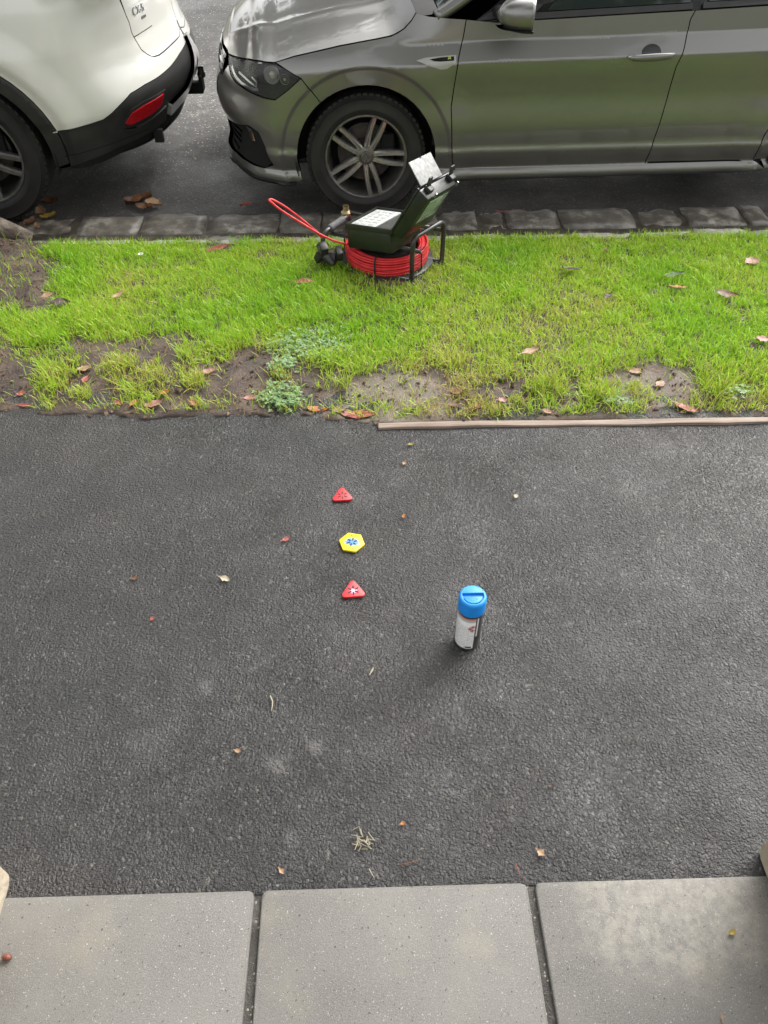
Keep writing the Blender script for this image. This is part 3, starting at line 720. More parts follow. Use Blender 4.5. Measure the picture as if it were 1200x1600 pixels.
# bonnet
edge = fr_bon[:-1] + hl_poly[:4] + bon[1:]
eS = np.array([e[0] for e in edge]); eZ = np.array([e[1] for e in edge]); o_ = np.argsort(eS); eS, eZ = eS[o_], eZ[o_]
rows = 90; cols = 61; Sg = np.linspace(0.0, cowl[0], rows)
Le = P_.P(Sg, np.interp(Sg, eS, eZ) + .002); Le[:, 1] += .002; V = np.zeros((rows, cols, 3)); v = np.linspace(-1, 1, cols)
for i in range(rows):
    x, y, z = Le[i]; half = HW - y; bul = .125 * (1 - math.exp(-max(0, x + .805) / .11)) * (half / .8) ** .7 + .02 * sstep(-.5, .2, x)
    av = np.abs(v); crown = (1 - av ** 2.0) ** .9
    ridge = .009 * np.exp(-((av - (.60 + .12 * (x + .8))) / .035) ** 2) * sstep(-.75, -.5, x) + .007 * sstep(.52, .60, av) * (1 - sstep(.60, .9, av)) * 0
    V[i, :, 0] = x + (.0 if x > -.8 else 0) - .05 * sstep(-.1, .3, x) * (1 - av ** 2)*2.2
    V[i, :, 1] = HW + half * v; V[i, :, 2] = z + bul * crown + ridge
F = [(i * cols + j, i * cols + j + 1, (i + 1) * cols + j + 1, (i + 1) * cols + j) for i in range(rows - 1) for j in range(cols - 1)]
mobj('bonnet', V.reshape(-1, 3), F, pm, polo)
top = V[-1].copy()
# greenhouse: glass and roof
def gh(x, t, side=0):                       # side window plane: t 0 at the belt, 1 at the roof rail
    p = P_.P([P_.sx(x)], [belt(x) + .004])[0]; y = p[1] + .012 + .235 * t + .03 * t * t; z = belt(x) + .004 + (1.385 - .04 * (x - 1.2) ** 2 - belt(x)) * t
    return (x, y if not side else 2 * HW - y, z)
def glass(name, poly, m, thick=.006, off=0.0):
    for sd in (0, 1):
        pts = [Vector(gh(x, t, sd)) for x, t in resample(np.array(poly), .06)]; n = (pts[1] - pts[0]).cross(pts[len(pts) // 2] - pts[0]).normalized()
        if (n.y > 0) != bool(sd): n = -n
        c = sum(pts, Vector()) / len(pts); k = len(pts)
        vv = [p + n * off for p in pts] + [p + n * (off - thick) for p in pts] + [c + n * off]
        ff = [(i, (i + 1) % k, 2 * k) for i in range(k)] + [(i, (i + 1) % k, k + (i + 1) % k, k + i) for i in range(k)]
        mobj(name, vv, ff, m, polo, False)
glass('door_frame', [(.50, -.02), (1.0, -.02), (1.6, -.02), (2.3, -.02), (2.62, .25), (2.5, .75), (2.2, 1.0), (1.3, 1.0), (1.18, .96), (.60, .10)], M['gloss_black'], .02, -.004)
glass('side_window', [(.86, .05), (1.54, .05), (1.50, .93), (1.28, .93)], M['glass'], .005, .003)
glass('side_window', [(1.63, .05), (2.18, .05), (2.18, .9), (1.58, .93)], M['glass'], .005, .003)
glass('quarter_trim', [(.53, .0), (.80, .03), (.84, .10), (.66, .13)], BP, .02, .006)
glass('window_seal', [(.56, -.015), (1.0, -.015), (1.55, -.015), (1.55, .035), (1.0, .035), (.8, .035)], BP, .012, .010)
glass('window_seal', [(1.60, -.015), (2.28, -.015), (2.28, .035), (1.60, .035)], BP, .012, .010)
# windscreen, roof, rear screen as one sweep of cross-sections
def sweep(name, secs, m):
    nn = len(secs[0]); V = [p for sec in secs for p in sec]; F = [(i * nn + j, i * nn + j + 1, (i + 1) * nn + j + 1, (i + 1) * nn + j) for i in range(len(secs) - 1) for j in range(nn - 1)]
    return mobj(name, V, F, m, polo)
def sec(x, ye, ze, bx, bz, n=25):           # x/edge plus bow forward and up at the centre
    return [(x - bx * (1 - q * q), HW + (HW - ye) * q, ze + bz * (1 - q * q)) for q in np.linspace(-1, 1, n)]
ws = []
for t in np.linspace(0, 1, 12):
    g = gh(.40 + .86 * t, 0); y0 = .10 + .22 * t; ws.append(sec(.36 + .88 * t, y0, .93 + .47 * math.sin(t * math.pi / 2) ** 1.0, .17 * (1 - .7 * t), .015 + .03 * t))
sweep('windscreen', ws, M['glass'])
rf = [sec(1.24 + 1.5 * t, .32 + .01 * t, 1.40 + .012 * math.sin(math.pi * t) - .06 * t * t, .05 * (1 - t), .05) for t in np.linspace(0, 1, 14)]
sweep('roof', rf, pm)
rs = [sec(2.74 + .38 * t, .33 - .15 * t, 1.34 - .40 * t, -.03, .05 * (1 - t)) for t in np.linspace(0, 1, 8)]
sweep('rear_window', rs, M['glass'])
for sd in (0, 1):                           # A-pillar and roof rail
    pts = [(.34, .085, .925), (.50, .125, 1.01), (.80, .20, 1.20), (1.10, .275, 1.345), (1.30, .305, 1.385), (1.9, .315, 1.385), (2.5, .32, 1.33), (2.9, .25, 1.12), (3.05, .17, .95)]
    if sd: pts = [(a, 2 * HW - b, c) for a, b, c in pts]
    MB().tube(crom(pts, 5), [.03] * 41, 10).build('roof_pillar', pm, polo, True)
# cowl panel and wiper
cw = []
for t in (0, 1):
    cw.append([(top[j][0] + .01 + t * .10 , top[j][1], top[j][2] - .018 + t * .012) for j in range(0, cols)])
sweep('cowl_panel', cw, BP)
MB().tube(crom([(.34, .30, .955), (.30, .45, .985), (.26, .8, 1.0)], 6), .010, 8).build('wiper', BP, polo, True)
MB().tube(crom([(.30, .28, .95), (.33, .32, .972), (.33, .38, .975)], 4), .016, 8).build('wiper_arm', BP, polo, True)
# door mirror
for sd in (0, 1):
    mb = MB(); V = []; n = 14; k = 22
    for i in range(n + 1):                  # housing: rounded wedge, flat at the back
        t = i / n; a = t * math.pi * .5; rx = .085 * math.sin(a) ** .75; x = .585 + .15 * (1 - math.cos(a))
        for j in range(k):
            b = 2 * math.pi * j / k; cy, sz = math.cos(b), math.sin(b)
            sy = abs(cy) ** .75 * math.copysign(1, cy); szz = abs(sz) ** .75 * math.copysign(1, sz)
            V.append((x + .05 * (.5 + .5 * sy) * 1.0, -.105 + .120 * sy * math.sin(a) ** .6, 0.990 + .074 * szz * math.sin(a) ** .6 + .0 * t))
    F = [(i * k + j, i * k + (j + 1) % k, (i + 1) * k + (j + 1) % k, (i + 1) * k + j) for i in range(n) for j in range(k)]
    F.append(tuple(n * k + j for j in range(k)))
    if sd: V = [(a, 2 * HW - b, c) for a, b, c in V]
    mobj('door_mirror', V, F, pm, polo)
    lo = [(p[0] + .003, p[1], min(p[2], .945) - .006) for p in V]
    mobj('mirror_base', lo, F, BP, polo)
    arm = [(.63, .08, .945), (.64, .02, .945), (.655, -.06, .958)]
    if sd: arm = [(a, 2 * HW - b, c) for a, b, c in arm]
    MB().tube(crom(arm, 4), [.030, .028, .026, .024, .022, .022, .022, .022, .022], 10).build('mirror_arm', BP, polo, True)
# door handles with their finger bowls
for (cx, cy, par) in ((1017, 86, 'f'), (1300, 70, 'r')):
    if par == 'f': S, Z = P_.hit(cx, cy)
    else: S, Z = P_.sx(2.16), .795
    for sd in (0, 1):
        p, n = P_.at(S, Z, 0); V = []; ns = 13
        for i in range(ns):
            t = -1 + 2 * i / (ns - 1); hh = .017 * (1 - .35 * t * t) * (1 if abs(t) < 1 else .3); dp = .034 - .026 * t ** 4
            for j in range(10):
                b = 2 * math.pi * j / 10; V.append((p.x + t * .115, p.y - dp + .010 * math.cos(b), p.z + .0045 * t + hh * math.sin(b)))
        F = [(i * 10 + j, i * 10 + (j + 1) % 10, (i + 1) * 10 + (j + 1) % 10, (i + 1) * 10 + j) for i in range(ns - 1) for j in range(10)] + [tuple(range(10)), tuple((ns - 1) * 10 + j for j in range(10))[::-1]]
        if sd: V = [(a, 2 * HW - b, c) for a, b, c in V]
        mobj('door_handle', V, F, pm, polo)
    ell = [(S + .048 * math.cos(a), Z + .008 + .034 * math.sin(a)) for a in np.linspace(0, 2 * math.pi, 28, endpoint=False)]
    P_.panel('handle_bowl', ell, M['gloss_black'] , raw=True, gap=0, off=.0012, flange=0)
# wing badge with its letter
bd = P_.pts([(649, 95), (664, 90.5), (688, 88), (714, 86), (713, 98), (700, 107.5), (688, 108.5), (668, 102)])
P_.panel('wing_badge', bd, M['satin'], raw=True, gap=0, off=.003, flange=.006)
bd2 = P_.pts([(672, 93), (690, 90), (711, 88.2), (710.5, 95), (690, 96.5), (678, 96)])
P_.panel('badge_inlay', bd2, M['gloss_black'], raw=True, gap=0, off=.0045, flange=.003)
S, Z = P_.hit(702, 91.8); p, n = P_.at(S, Z, .0055)
text_mesh('R', .022, .0006, 'badge_letter', M['chrome'], polo, Matrix.Translation(p) @ Matrix.Rotation(R(90), 4, 'X') @ Matrix.Scale(1.5, 4, (1, 0, 0)), True)
alloy = mat('alloy_dark', (.22, .21, .195), .36, .8, var=(.16, .152, .14), vscale=30)
alloy_cut = mat('alloy_cut', (.62, .60, .57), .28, .9, var=(.5, .485, .46), vscale=60)
sp = []
for c in (68, -4, -76, -148, 140):
    for sg in (-1, 1): sp.append((R(c + sg * 17), R(c + sg * 7.6), .030, .024, .024, .010))
st = dict(rim=alloy, spoke=alloy_cut, spokes=sp, r0=.040, hy=.018, lug=R(32))
for (x, my) in ((0, 0), (2.53, 0), (0, 1), (2.53, 1)):
    w = make_wheel(polo, x, .31, .31, .214, .19, .028 if not my else 2 * HW - .028, st, my)
    if not my and x == 0: front_wheel = w
    # emblem: ring, V and W strokes
    mb = MB().tube([(.023 * math.cos(a), .0145, .023 * math.sin(a)) for a in np.linspace(0, 2 * math.pi, 28, endpoint=False)], .0022, 6, closed=True)
    for q in ([(-.009, .0195), (0, .002), (.009, .0195)], [(-.019, .008), (-.008, -.019), (0, -.001), (.008, -.019), (.019, .008)]):
        for a, b in zip(q, q[1:]): mb.tube([(a[0], .0145, a[1]), (b[0], .0145, b[1])], .0018, 6)
    mb.build('hub_emblem', M['steel'], w)

# ------------------------------------------------------------------ white SUV
suv = empty('parked_suv', (-1.955, 4.03, -.24), R(0.3))
tag(suv, 'white SUV with black wheel-arch cladding, parked ahead of the grey hatchback', 'car', 'cars parked along the kerb')
HS = .92; AS = .398
s_lo = pl([0, .20, .24, .30, .42, .48, .50, .62, .80, .98, 1.10, 1.6], [.12, .10, .055, .035, .012, .010, .0, -.004, 0, .03, .09, .35], .012)
s_re = pl([0, .22, .27, .33, .40, .47, .52, .56, .60, .64, .70, .78, .90, 1.10, 1.6], [.22, .17, .10, .07, .05, .02, .0, .0, .012, .026, .052, .07, .075, .10, .4], .012)
def suv_d(x, y, nx, ny, z):
    ds = s_lo(z)
    for wx in (0, -2.7):
        r_ = np.hypot(x - wx, z - .35); ds = ds - .022 * (1 - sstep(.52, .66, r_)) + .018 * (1 - sstep(.475, .53, r_)) - .006 * (1 - sstep(.462, .468, r_))
    wf = sstep(.25, .8, np.abs(nx)); ds = ds * (1 - wf) + s_re(z) * wf
    return ds
U = Body([(-3.62, .92), (-3.60, .6), (-3.52, .35), (-3.35, .13), (-3.1, .03), (-2.7, 0), (-1.8, 0), (-.9, 0), (-.2, 0), (.2, .004), (.42, .020), (.58, .062), (.72, .135), (.84, .25), (.93, .40), (.99, .60), (1.02, .78), (1.025, .92)],
         HS, suv_d, suv, [(0, .35, AS), (-2.7, .35, AS)])
sm = M['suv_paint']; M['badge'] = mat('badge_metal', (.30, .30, .31), .3, .7)
clad_top = [(83, 207.5), (104, 203), (125.4, 198), (145, 192.5), (162, 186.7), (175, 177), (187, 165), (204, 146), (225, 132.5), (248, 119.6), (266, 104), (280, 84.6), (290, 66), (297.5, 43.7), (300, 22)]
ct = U.pts(clad_top)
crear = [(ct[-1][0] + .10, ct[-1][1] + .004), (U.L, ct[-1][1] + .006)]
tg = U.pts([(196, 24), (201, 36), (205, 50), (209, 60), (221, 78), (231, 85.5), (240, 89), (248, 87), (256, 81), (269, 69), (281, 56), (290, 40), (295, 26)])
tgU = tg + [(tg[-1][0] + .08, tg[-1][1] + .0), (U.L, tg[-1][1] + .002)]
arcs = lambda wx, r_, a0, a1, n=20: arc(U, wx, .35, r_, a0, a1, n)
lowz = .285
# quarter panel + bumper skin in white
q = [ct[0]] + ct[1:] + crear + tgU[::-1] + [(tg[0][0] - .03, 1.02)] + [(U.sx(-.28), 1.06), (U.sx(-.36), .80), (U.sx(-.50), .62)]
ring_w = arcs(0, .470, 150, math.degrees(math.atan2(ct[0][1] - .35, .455)))
U.panel('rear_quarter', q + [ring_w[0]] + ring_w[1:], sm, raw=True, gap=.0015)
U.panel('tailgate', tgU + [(U.L, 1.05), (tg[0][0] - .022, 1.04)], sm, raw=True, gap=.004)
a_end = math.degrees(math.atan2(lowz - .35, AS * .98))
ringp = arcs(0, AS, 197, -10, 40) + arcs(0, .468, -6, 197, 40)
U.panel('arch_cladding', ringp, BP, raw=True, gap=.001)
bot = U.pts([(92, 264), (112, 261), (131, 254), (160, 243), (185, 231), (213, 219), (236, 207)]) 
bmid = U.pts([(84, 210.5), (104, 206.2), (125.4, 201)])
cl = [arcs(0, .471, -6, -6, 1)[0]] + arcs(0, .471, -6, 15, 6) + ct + crear
trim = U.pts([(262, 170), (274, 157), (286, 143), (295, 121), (300, 97), (301, 75), (301, 58)])
trim_low = [(trim[0][0], .33)]
cl_poly = arcs(0, .471, -9, math.degrees(math.atan2(ct[0][1] - .35, .455)), 8) + ct + crear + [(U.L, .46), (trim[-1][0] + .08, .455)] + [(t[0], t[1]) for t in trim[::-1]] + [(trim[0][0] - .01, .35)] + bot[::-1]
U.panel('rear_cladding', cl_poly, BP, raw=True, gap=.002)
strip(U, 'silver_trim', np.array([(trim[0][0], trim[0][1])] + trim[1:] + [(trim[-1][0] + .1, trim[-1][1]), (U.L, trim[-1][1])]), .06, mat('silver_paint', (.55, .55, .54), .3, .6, .6), .022, flange=.05)
U.panel('lower_valance', bot + [(trim[0][0] - .01, .345), (trim[0][0] + .2, .40), (U.L, .42), (U.L, .30), (trim[0][0], .26), (bot[3][0], .25), (bot[0][0], .255)], M['shadow_black'], raw=True, off=-.02)
strip(U, 'cladding_seam', np.array(U.pts([(100, 245), (130, 238), (170, 226), (201, 214), (230, 202)])), .006, M['shadow_black'], .001, flange=0)
# reflector in its recess
M['red_lens'] = mat('red_lens', (.42, .006, .012), .16, coat=.8, var=(.30, .004, .01), vscale=60)
refl = [(195.5, 192), (207, 175), (225, 163), (253.5, 146), (251, 163), (234, 178), (202, 194)]
U.panel('reflector_bezel', U.pts([(190, 199), (204, 171), (224, 158), (257, 140), (256, 165), (236, 183), (204, 200)]), BP, raw=True, gap=0, off=.004, flange=.01)
U.panel('rear_reflector', refl, M['red_lens'], gap=0, off=.009, flange=.012)
strip(U, 'bezel_ridge', np.array(U.pts([(194, 203), (212, 200), (236, 186), (258, 166)])), .016, BP, .010, flange=.02)  # raised strip of the same black plastic below the reflector
# rear door and front half of the car
U.panel('rear_door', [('x', -.365, .80), ('x', -.285, 1.06), ('x', -1.2, 1.05), ('x', -1.25, .36), ('x', -.62, .36), ('x', -.505, .62)], sm)
U.panel('front_door', [('x', -1.205, 1.05), ('x', -1.255, .36), ('x', -2.12, .36), ('x', -2.16, .62), ('x', -2.1, 1.02)], sm)
U.panel('sill_cladding', [('x', -.45, .22), ('x', -2.25, .22), ('x', -2.2, .355), ('x', -.50, .355)], BP)
U.panel('arch_cladding', arcs(-2.7, AS, 190, -10, 40) + arcs(-2.7, .468, -10, 190, 40), BP, raw=True, gap=.001)
fw = arcs(-2.7, .470, -5, 185, 24)
U.panel('front_wing', [(U.sx(-2.13), .36), (U.sx(-2.165), .62), (U.sx(-2.105), 1.02), (U.sx(-3.0), .97), (U.S[25], .93), (U.S[25], .50)] + fw[::-1], sm, raw=True)
U.panel('front_bumper', [(0, .28), (U.S[22], .28), (fw[-1][0], .33), (U.S[25], .50), (U.S[25], .93), (0, .93)], sm, raw=True)
U.shell(M['shadow_black'], .24, lambda S: 1.0, .03)
# roof, glass and bonnet as swept sections
def usec(x, ye, ze, bx, bz, n=21): return [(x - bx * (1 - k * k), HS + (HS - ye) * k, ze + bz * (1 - k * k)) for k in np.linspace(-1, 1, n)]
def usweep(name, secs, m):
    nn = len(secs[0]); V = [p for s_ in secs for p in s_]; F = [(i * nn + j, i * nn + j + 1, (i + 1) * nn + j + 1, (i + 1) * nn + j) for i in range(len(secs) - 1) for j in range(nn - 1)]
    return mobj(name, V, F, m, suv)
usweep('bonnet', [usec(-3.5 + 1.45 * t, .22 - .10 * t, .92 + .10 * t, .10 * (1 - t), .06 + .03 * t) for t in np.linspace(0, 1, 10)], sm)
usweep('windscreen', [usec(-2.05 + .85 * t, .13 + .17 * t, 1.03 + .55 * t, .15, .03) for t in np.linspace(0, 1, 8)], M['glass'])
usweep('roof', [usec(-1.2 + 1.9 * t, .30, 1.58 + .03 * math.sin(math.pi * t) - .05 * t, .1 * (1 - t), .05) for t in np.linspace(0, 1, 12)], sm)
usweep('rear_window', [usec(.70 + .24 * t, .30 - .17 * t, 1.53 - .48 * t, -.10, .02) for t in np.linspace(0, 1, 8)], M['glass'])
for sd in (0, 1):
    f_ = lambda y: y if not sd else 2 * HS - y
    V = [(-2.0, f_(.06), 1.03), (-.3, f_(.06), 1.05), (.60, f_(.10), 1.06), (.86, f_(.15), 1.06), (.55, f_(.30), 1.53), (-1.15, f_(.30), 1.58)]
    mobj('side_window', V, [tuple(range(6))], M['glass'], suv, False)
    MB().tube(crom([(f[0], f_(f[1]), f[2]) for f in ((-2.1, .10, 1.02), (-1.6, .20, 1.33), (-1.15, .29, 1.58), (-.2, .30, 1.62), (.6, .30, 1.55), (.86, .2, 1.25), (.95, .14, 1.02))], 5), .035, 10).build('roof_pillar', sm, suv, True)
# tail lamp above the frame's edge, badge letters on the tailgate
U.panel('tail_light', [(tg[0][0] - .06, 1.0), (tg[0][0] + .03, .985), (tg[0][0] + .34, .99), (tg[0][0] + .34, 1.06), (tg[0][0] - .10, 1.08)], M['red_lens'], raw=True, gap=0, off=.008, flange=.02)
for body, c, sz in (('CX-5', (216, 15), .047), ('AWD', (224, 26), .018)):
    S, Z = U.hit(*c); p, n = U.at(S, Z, .001); t = Vector(U.P([S + .02], [Z])[0] - U.P([S - .02], [Z])[0]).normalized(); up = n.cross(t)
    if up.z < 0: up = -up
    mt = Matrix((t, up, n)).transposed().to_4x4()
    text_mesh(body, sz, .003, 'badge', M['badge'], suv, Matrix.Translation(p) @ mt)
S, Z = U.hit(206, 44)
strip(U, 'tailgate_crease', np.array(U.pts([(209, 58), (222, 50), (237, 40)])), .004, M['shadow_black'], .0006, flange=0)
# exhaust bracket and tow bar under the bumper
MB().box((.99, .95, .375), (.12, .06, .06)).box((1.045, .95, .40), (.02, .08, .09)).build('tow_bar', M['shadow_black'], suv, bevel=.006)
MB().lathe([(.001, 0), (.022, 0), (.025, .012), (.018, .03), (.018, .05)], 16, 'z', (1.05, .95, .43)).build('tow_ball', M['black_plastic'], suv, True)
MB().box((.86, .42, .30), (.05, .03, .07)).build('tow_eye', M['shadow_black'], suv, bevel=.006)
MB().tube([(.45, .5, .28), (.84, .52, .28)], .03, 14).build('exhaust_pipe', M['disc'], suv, True)
salloy = mat('suv_alloy', (.34, .33, .31), .34, .85, var=(.26, .25, .23), vscale=40)
ssp = []
for k in range(5):
    c = -15 + 72 * k
    for sg in (-1, 1): ssp.append((R(c + sg * 20), R(c + sg * 9.5), .034, .030, .030, .010))
st2 = dict(rim=alloy, spoke=salloy, spokes=ssp, r0=.045, hy=.024, lug=R(21))
for (x, my) in ((0, 0), (-2.7, 0), (0, 1), (-2.7, 1)):
    make_wheel(suv, x, .35, .352, .243, .225, .024 if not my else 2 * HS - .024, st2, my)

# ================================================================== GRASS AND WEEDS
def to_px(x, y, z):
    d = np.stack([x, y, z - CAM_H], 1); f_, r_, u_ = (np.array(v) for v in (_f, _r, _u)); w = d @ f_
    return 600 + FPX * (d @ r_) / w, 800 - FPX * (d @ u_) / w
BARE = [(15, 420, 95, 75), (0, 365, 120, 36), (55, 470, 40, 30), (10, 590, 60, 60), (625, 605, 105, 42), (255, 545, 50, 26), (340, 610, 75, 24), (400, 570, 50, 28), (175, 560, 40, 25), (160, 615, 30, 20), (500, 625, 40, 18),
        (1050, 603, 55, 34), (975, 590, 35, 12), (780, 612, 55, 20), (1185, 545, 18, 9), (385, 590, 45, 30), (455, 590, 30, 16), (130, 545, 22, 14), (1015, 578, 40, 10), (345, 388, 26, 8), (475, 440, 18, 6), (520, 400, 22, 16), (620, 440, 60, 14)]
TUFTS = [(85, 590, 34, 30), (132, 617, 14, 12), (208, 612, 28, 14), (60, 520, 60, 30), (150, 500, 70, 30), (290, 555, 18, 16), (305, 600, 24, 14), (190, 575, 34, 20), (240, 590, 26, 18), (360, 535, 40, 18), (535, 602, 16, 10), (520, 565, 50, 14), (940, 620, 40, 14), (560, 578, 30, 10), (1120, 600, 40, 30), (440, 590, 20, 12), (855, 605, 40, 18), (700, 565, 40, 14)]
def grass_density(X, Y):
    Z = soil_z(X, Y); px, py = to_px(X, Y, Z); n = fbm(X * 5.5, Y * 5.5, 3, 21); n2 = fbm(X * 17, Y * 17, 2, 31)
    wl = 1 - sstep(470, 640, px); lim0 = 505 * wl + 600 * (1 - wl); lim1 = 605 * wl + 700 * (1 - wl)
    n3 = fbm(X * 30, Y * 30, 2, 41)
    k = sstep(lim0, lim1, py + (n - .5) * 150); d = (1 - k) * (.30 + 1.05 * sstep(.25, .7, n2 * .55 + n3 * .45)) + k * .62 * sstep(.36, .66, n3 * .6 + n2 * .4)
    for cx, cy, rx, ry in BARE:
        q = np.hypot((px - cx) / rx, (py - cy) / ry) + (n2 - .5) * .6; d = d * (.06 + .94 * sstep(.55, 1.15, q))
    t = np.zeros_like(d)
    for cx, cy, rx, ry in TUFTS:
        q = np.hypot((px - cx) / rx, (py - cy) / ry) + (n2 - .5) * .5; t = np.maximum(t, .9 * (1 - sstep(.5, 1.05, q)))
    return np.maximum(d, t), Z, px, py, t
def blades(name, N, x0, x1, y0, y1, hgt, m, seed, wid=(.0018, .0036), extra=None):
    r = np.random.default_rng(seed); X = r.uniform(x0, x1, N); Y = r.uniform(y0, y1, N); D, Z, px, py, T = grass_density(X, Y)
    k = (r.random(N) < D) & (Y > strip_front(X) + .02); X, Y, Z, D, px, py, T = (a[k] for a in (X, Y, Z, D, px, py, T)); n = len(X)
    sh = fbm(X * 3, Y * 3, 3, 77)
    h = hgt * (.45 + .9 * r.random(n)) * (.75 + .5 * sh) * (1 + .5 * T) ; w = r.uniform(*wid, n)
    az = r.uniform(0, 2 * math.pi, n); lean = np.abs(r.normal(.62, .42, n)); caz = az + r.normal(0, .5, n)
    dx, dy = np.cos(az), np.sin(az); sx, sy = -np.sin(caz), np.cos(caz)
    V = np.zeros((n, 7, 3)); Zb = Z - .004
    for i, t in enumerate((0, .4, .75, 1)):
        ht = h * (t - .28 * lean * t * t); o = h * lean * t ** 1.7 * .9
        cx = X + dx * o; cy = Y + dy * o; cz = Zb + np.maximum(ht, 0)
        ww = w * (1 - .25 * t) * .5
        if i < 3:
            V[:, 2 * i] = np.stack([cx - sx * ww, cy - sy * ww, cz], 1); V[:, 2 * i + 1] = np.stack([cx + sx * ww, cy + sy * ww, cz], 1)
        else: V[:, 6] = np.stack([cx, cy, cz], 1)
    b = (np.arange(n) * 7)[:, None]
    quads = np.concatenate([b + np.array([[0, 1, 3, 2]]), b + np.array([[2, 3, 5, 4]])], 1).reshape(-1, 4); tris = b + np.array([[4, 5, 6]])
    loops = np.concatenate([quads.ravel(), tris.ravel()]); nq = len(quads); nt_ = len(tris)
    me = bpy.data.meshes.new(name); me.vertices.add(n * 7); me.vertices.foreach_set('co', V.ravel())
    me.loops.add(len(loops)); me.loops.foreach_set('vertex_index', loops.astype(np.int32)); me.polygons.add(nq + nt_)
    me.polygons.foreach_set('loop_start', np.concatenate([np.arange(nq) * 4, nq * 4 + np.arange(nt_) * 3]).astype(np.int32))
    me.update(calc_edges=True); me.validate()
    # per-blade growth tint: 0 dry straw .. 1 lush; depends on where the turf is thin
    vig = np.clip(.68 + .7 * (sh - .5) + r.normal(0, .17, n) - .20 * sstep(510, 620, py) - .40 * (r.random(n) < (.05 + .13 * sstep(490, 590, py))), 0, 1)
    a = me.attributes.new('vigour', 'FLOAT', 'POINT'); a.data.foreach_set('value', np.repeat(vig, 7).astype(np.float32))
    me.materials.append(m); return link(bpy.data.objects.new(name, me))
g = NT('grass_blade'); at = g.n('Attribute', _attribute_name='vigour')
c = g.ramp(at.outputs['Fac'], [(0.0, (.36, .26, .11)), (.22, (.46, .40, .14)), (.40, (.46, .55, .075)), (.64, (.335, .53, .028)), (1.0, (.20, .42, .018))])
M['grass'] = g.out(c, .45, None, Specular__IOR__Level=.35)
tr = g.n('BsdfTranslucent', Color=c); mx = g.n('MixShader', i0=.42); g.t.links.new(g.b.outputs[0], mx.inputs[1]); g.t.links.new(tr.outputs[0], mx.inputs[2])
g.t.links.new(mx.outputs[0], g.t.nodes['Material Output'].inputs['Surface'])
tag(blades('grass', 270000, -2.5, 2.8, 2.05, 3.53, .036, M['grass'], 3), 'bright green grass of the nature strip, thin and straw-coloured towards the path', 'grass', kind='stuff')
# clover-like ground cover in two greyer patches
def clover(patches, n, seed):
    r = np.random.default_rng(seed); V = []; F = []
    for (cx, cy, rx, ry, k) in patches:
        for _ in range(k):
            a = r.uniform(0, 2 * math.pi); q = math.sqrt(r.random()) * (1 + .25 * r.normal()); p = on_z(cx + rx * q * math.cos(a), cy + ry * q * math.sin(a), .0)
            if p.y < float(strip_front(np.array(p.x))) + .01: continue
            z = float(soil_z(p.x, p.y)) + r.uniform(.004, .03); az = r.uniform(0, 6.28)
            for leaf in range(3):
                b = az + leaf * 2.09; L_ = r.uniform(.006, .011); o = len(V); t = r.uniform(-.3, .5)
                d = Vector((math.cos(b), math.sin(b), t)); s_ = Vector((-math.sin(b), math.cos(b), 0)); c_ = Vector((p.x, p.y, z))
                V += [tuple(c_), tuple(c_ + d * L_ * .6 + s_ * L_ * .5), tuple(c_ + d * L_), tuple(c_ + d * L_ * .6 - s_ * L_ * .5)]; F.append((o, o + 1, o + 2, o + 3))
    return V, F
M['clover'] = mat('clover_leaf', (.09, .17, .055), .6, var=(.17, .26, .10), vscale=60)
V, F = clover([(485, 545, 60, 26, 520), (440, 625, 32, 16, 260), (445, 580, 22, 14, 110), (1150, 620, 20, 10, 40), (960, 632, 20, 6, 30)], 0, 5)
tag(mobj('clover', V, F, M['clover'], smooth=False), 'grey-green clover creeping through the thin grass by the bare patch', 'clover', kind='stuff')
# crumbs of earth, bark and gravel on the bare ground
r = np.random.default_rng(15); V = []; F = []; NC = 9000
X = r.uniform(-1.9, 2.0, NC); Y = r.uniform(2.0, 3.5, NC); keep = (r.random(NC) > grass_density(X, Y)[0] + .12) & (Y > strip_front(X) - .035 * r.random(NC) ** 2) & ((X < .05) | (Y > 2.03))
for x, y in zip(X[keep], Y[keep]):
    s_ = abs(r.normal(0, .0034)) + .0016; z = max(float(soil_z(x, y)), .0) + s_ * .4 if y < 2.3 else float(soil_z(x, y)) + s_ * .4; o = len(V)
    for q in ((1, 0, 0), (-1, 0, 0), (0, 1, 0), (0, -1, 0), (0, 0, .6), (0, 0, -.6)):
        V.append((x + s_ * (q[0] + r.normal(0, .3)), y + s_ * (q[1] + r.normal(0, .3)), z + s_ * (q[2] + r.normal(0, .2))))
    F += [(o + a, o + b, o + c_) for a, b, c_ in ((0, 2, 4), (2, 1, 4), (1, 3, 4), (3, 0, 4), (2, 0, 5), (1, 2, 5), (3, 1, 5), (0, 3, 5))]
M['crumb'] = mat('earth_crumb', (.03, .019, .013), .8, var=(.15, .095, .06), vscale=40)
tag(mobj('soil_crumbs', V, F, M['crumb'], smooth=False), 'crumbs of dark earth and bark on the bare soil', 'soil', kind='stuff')

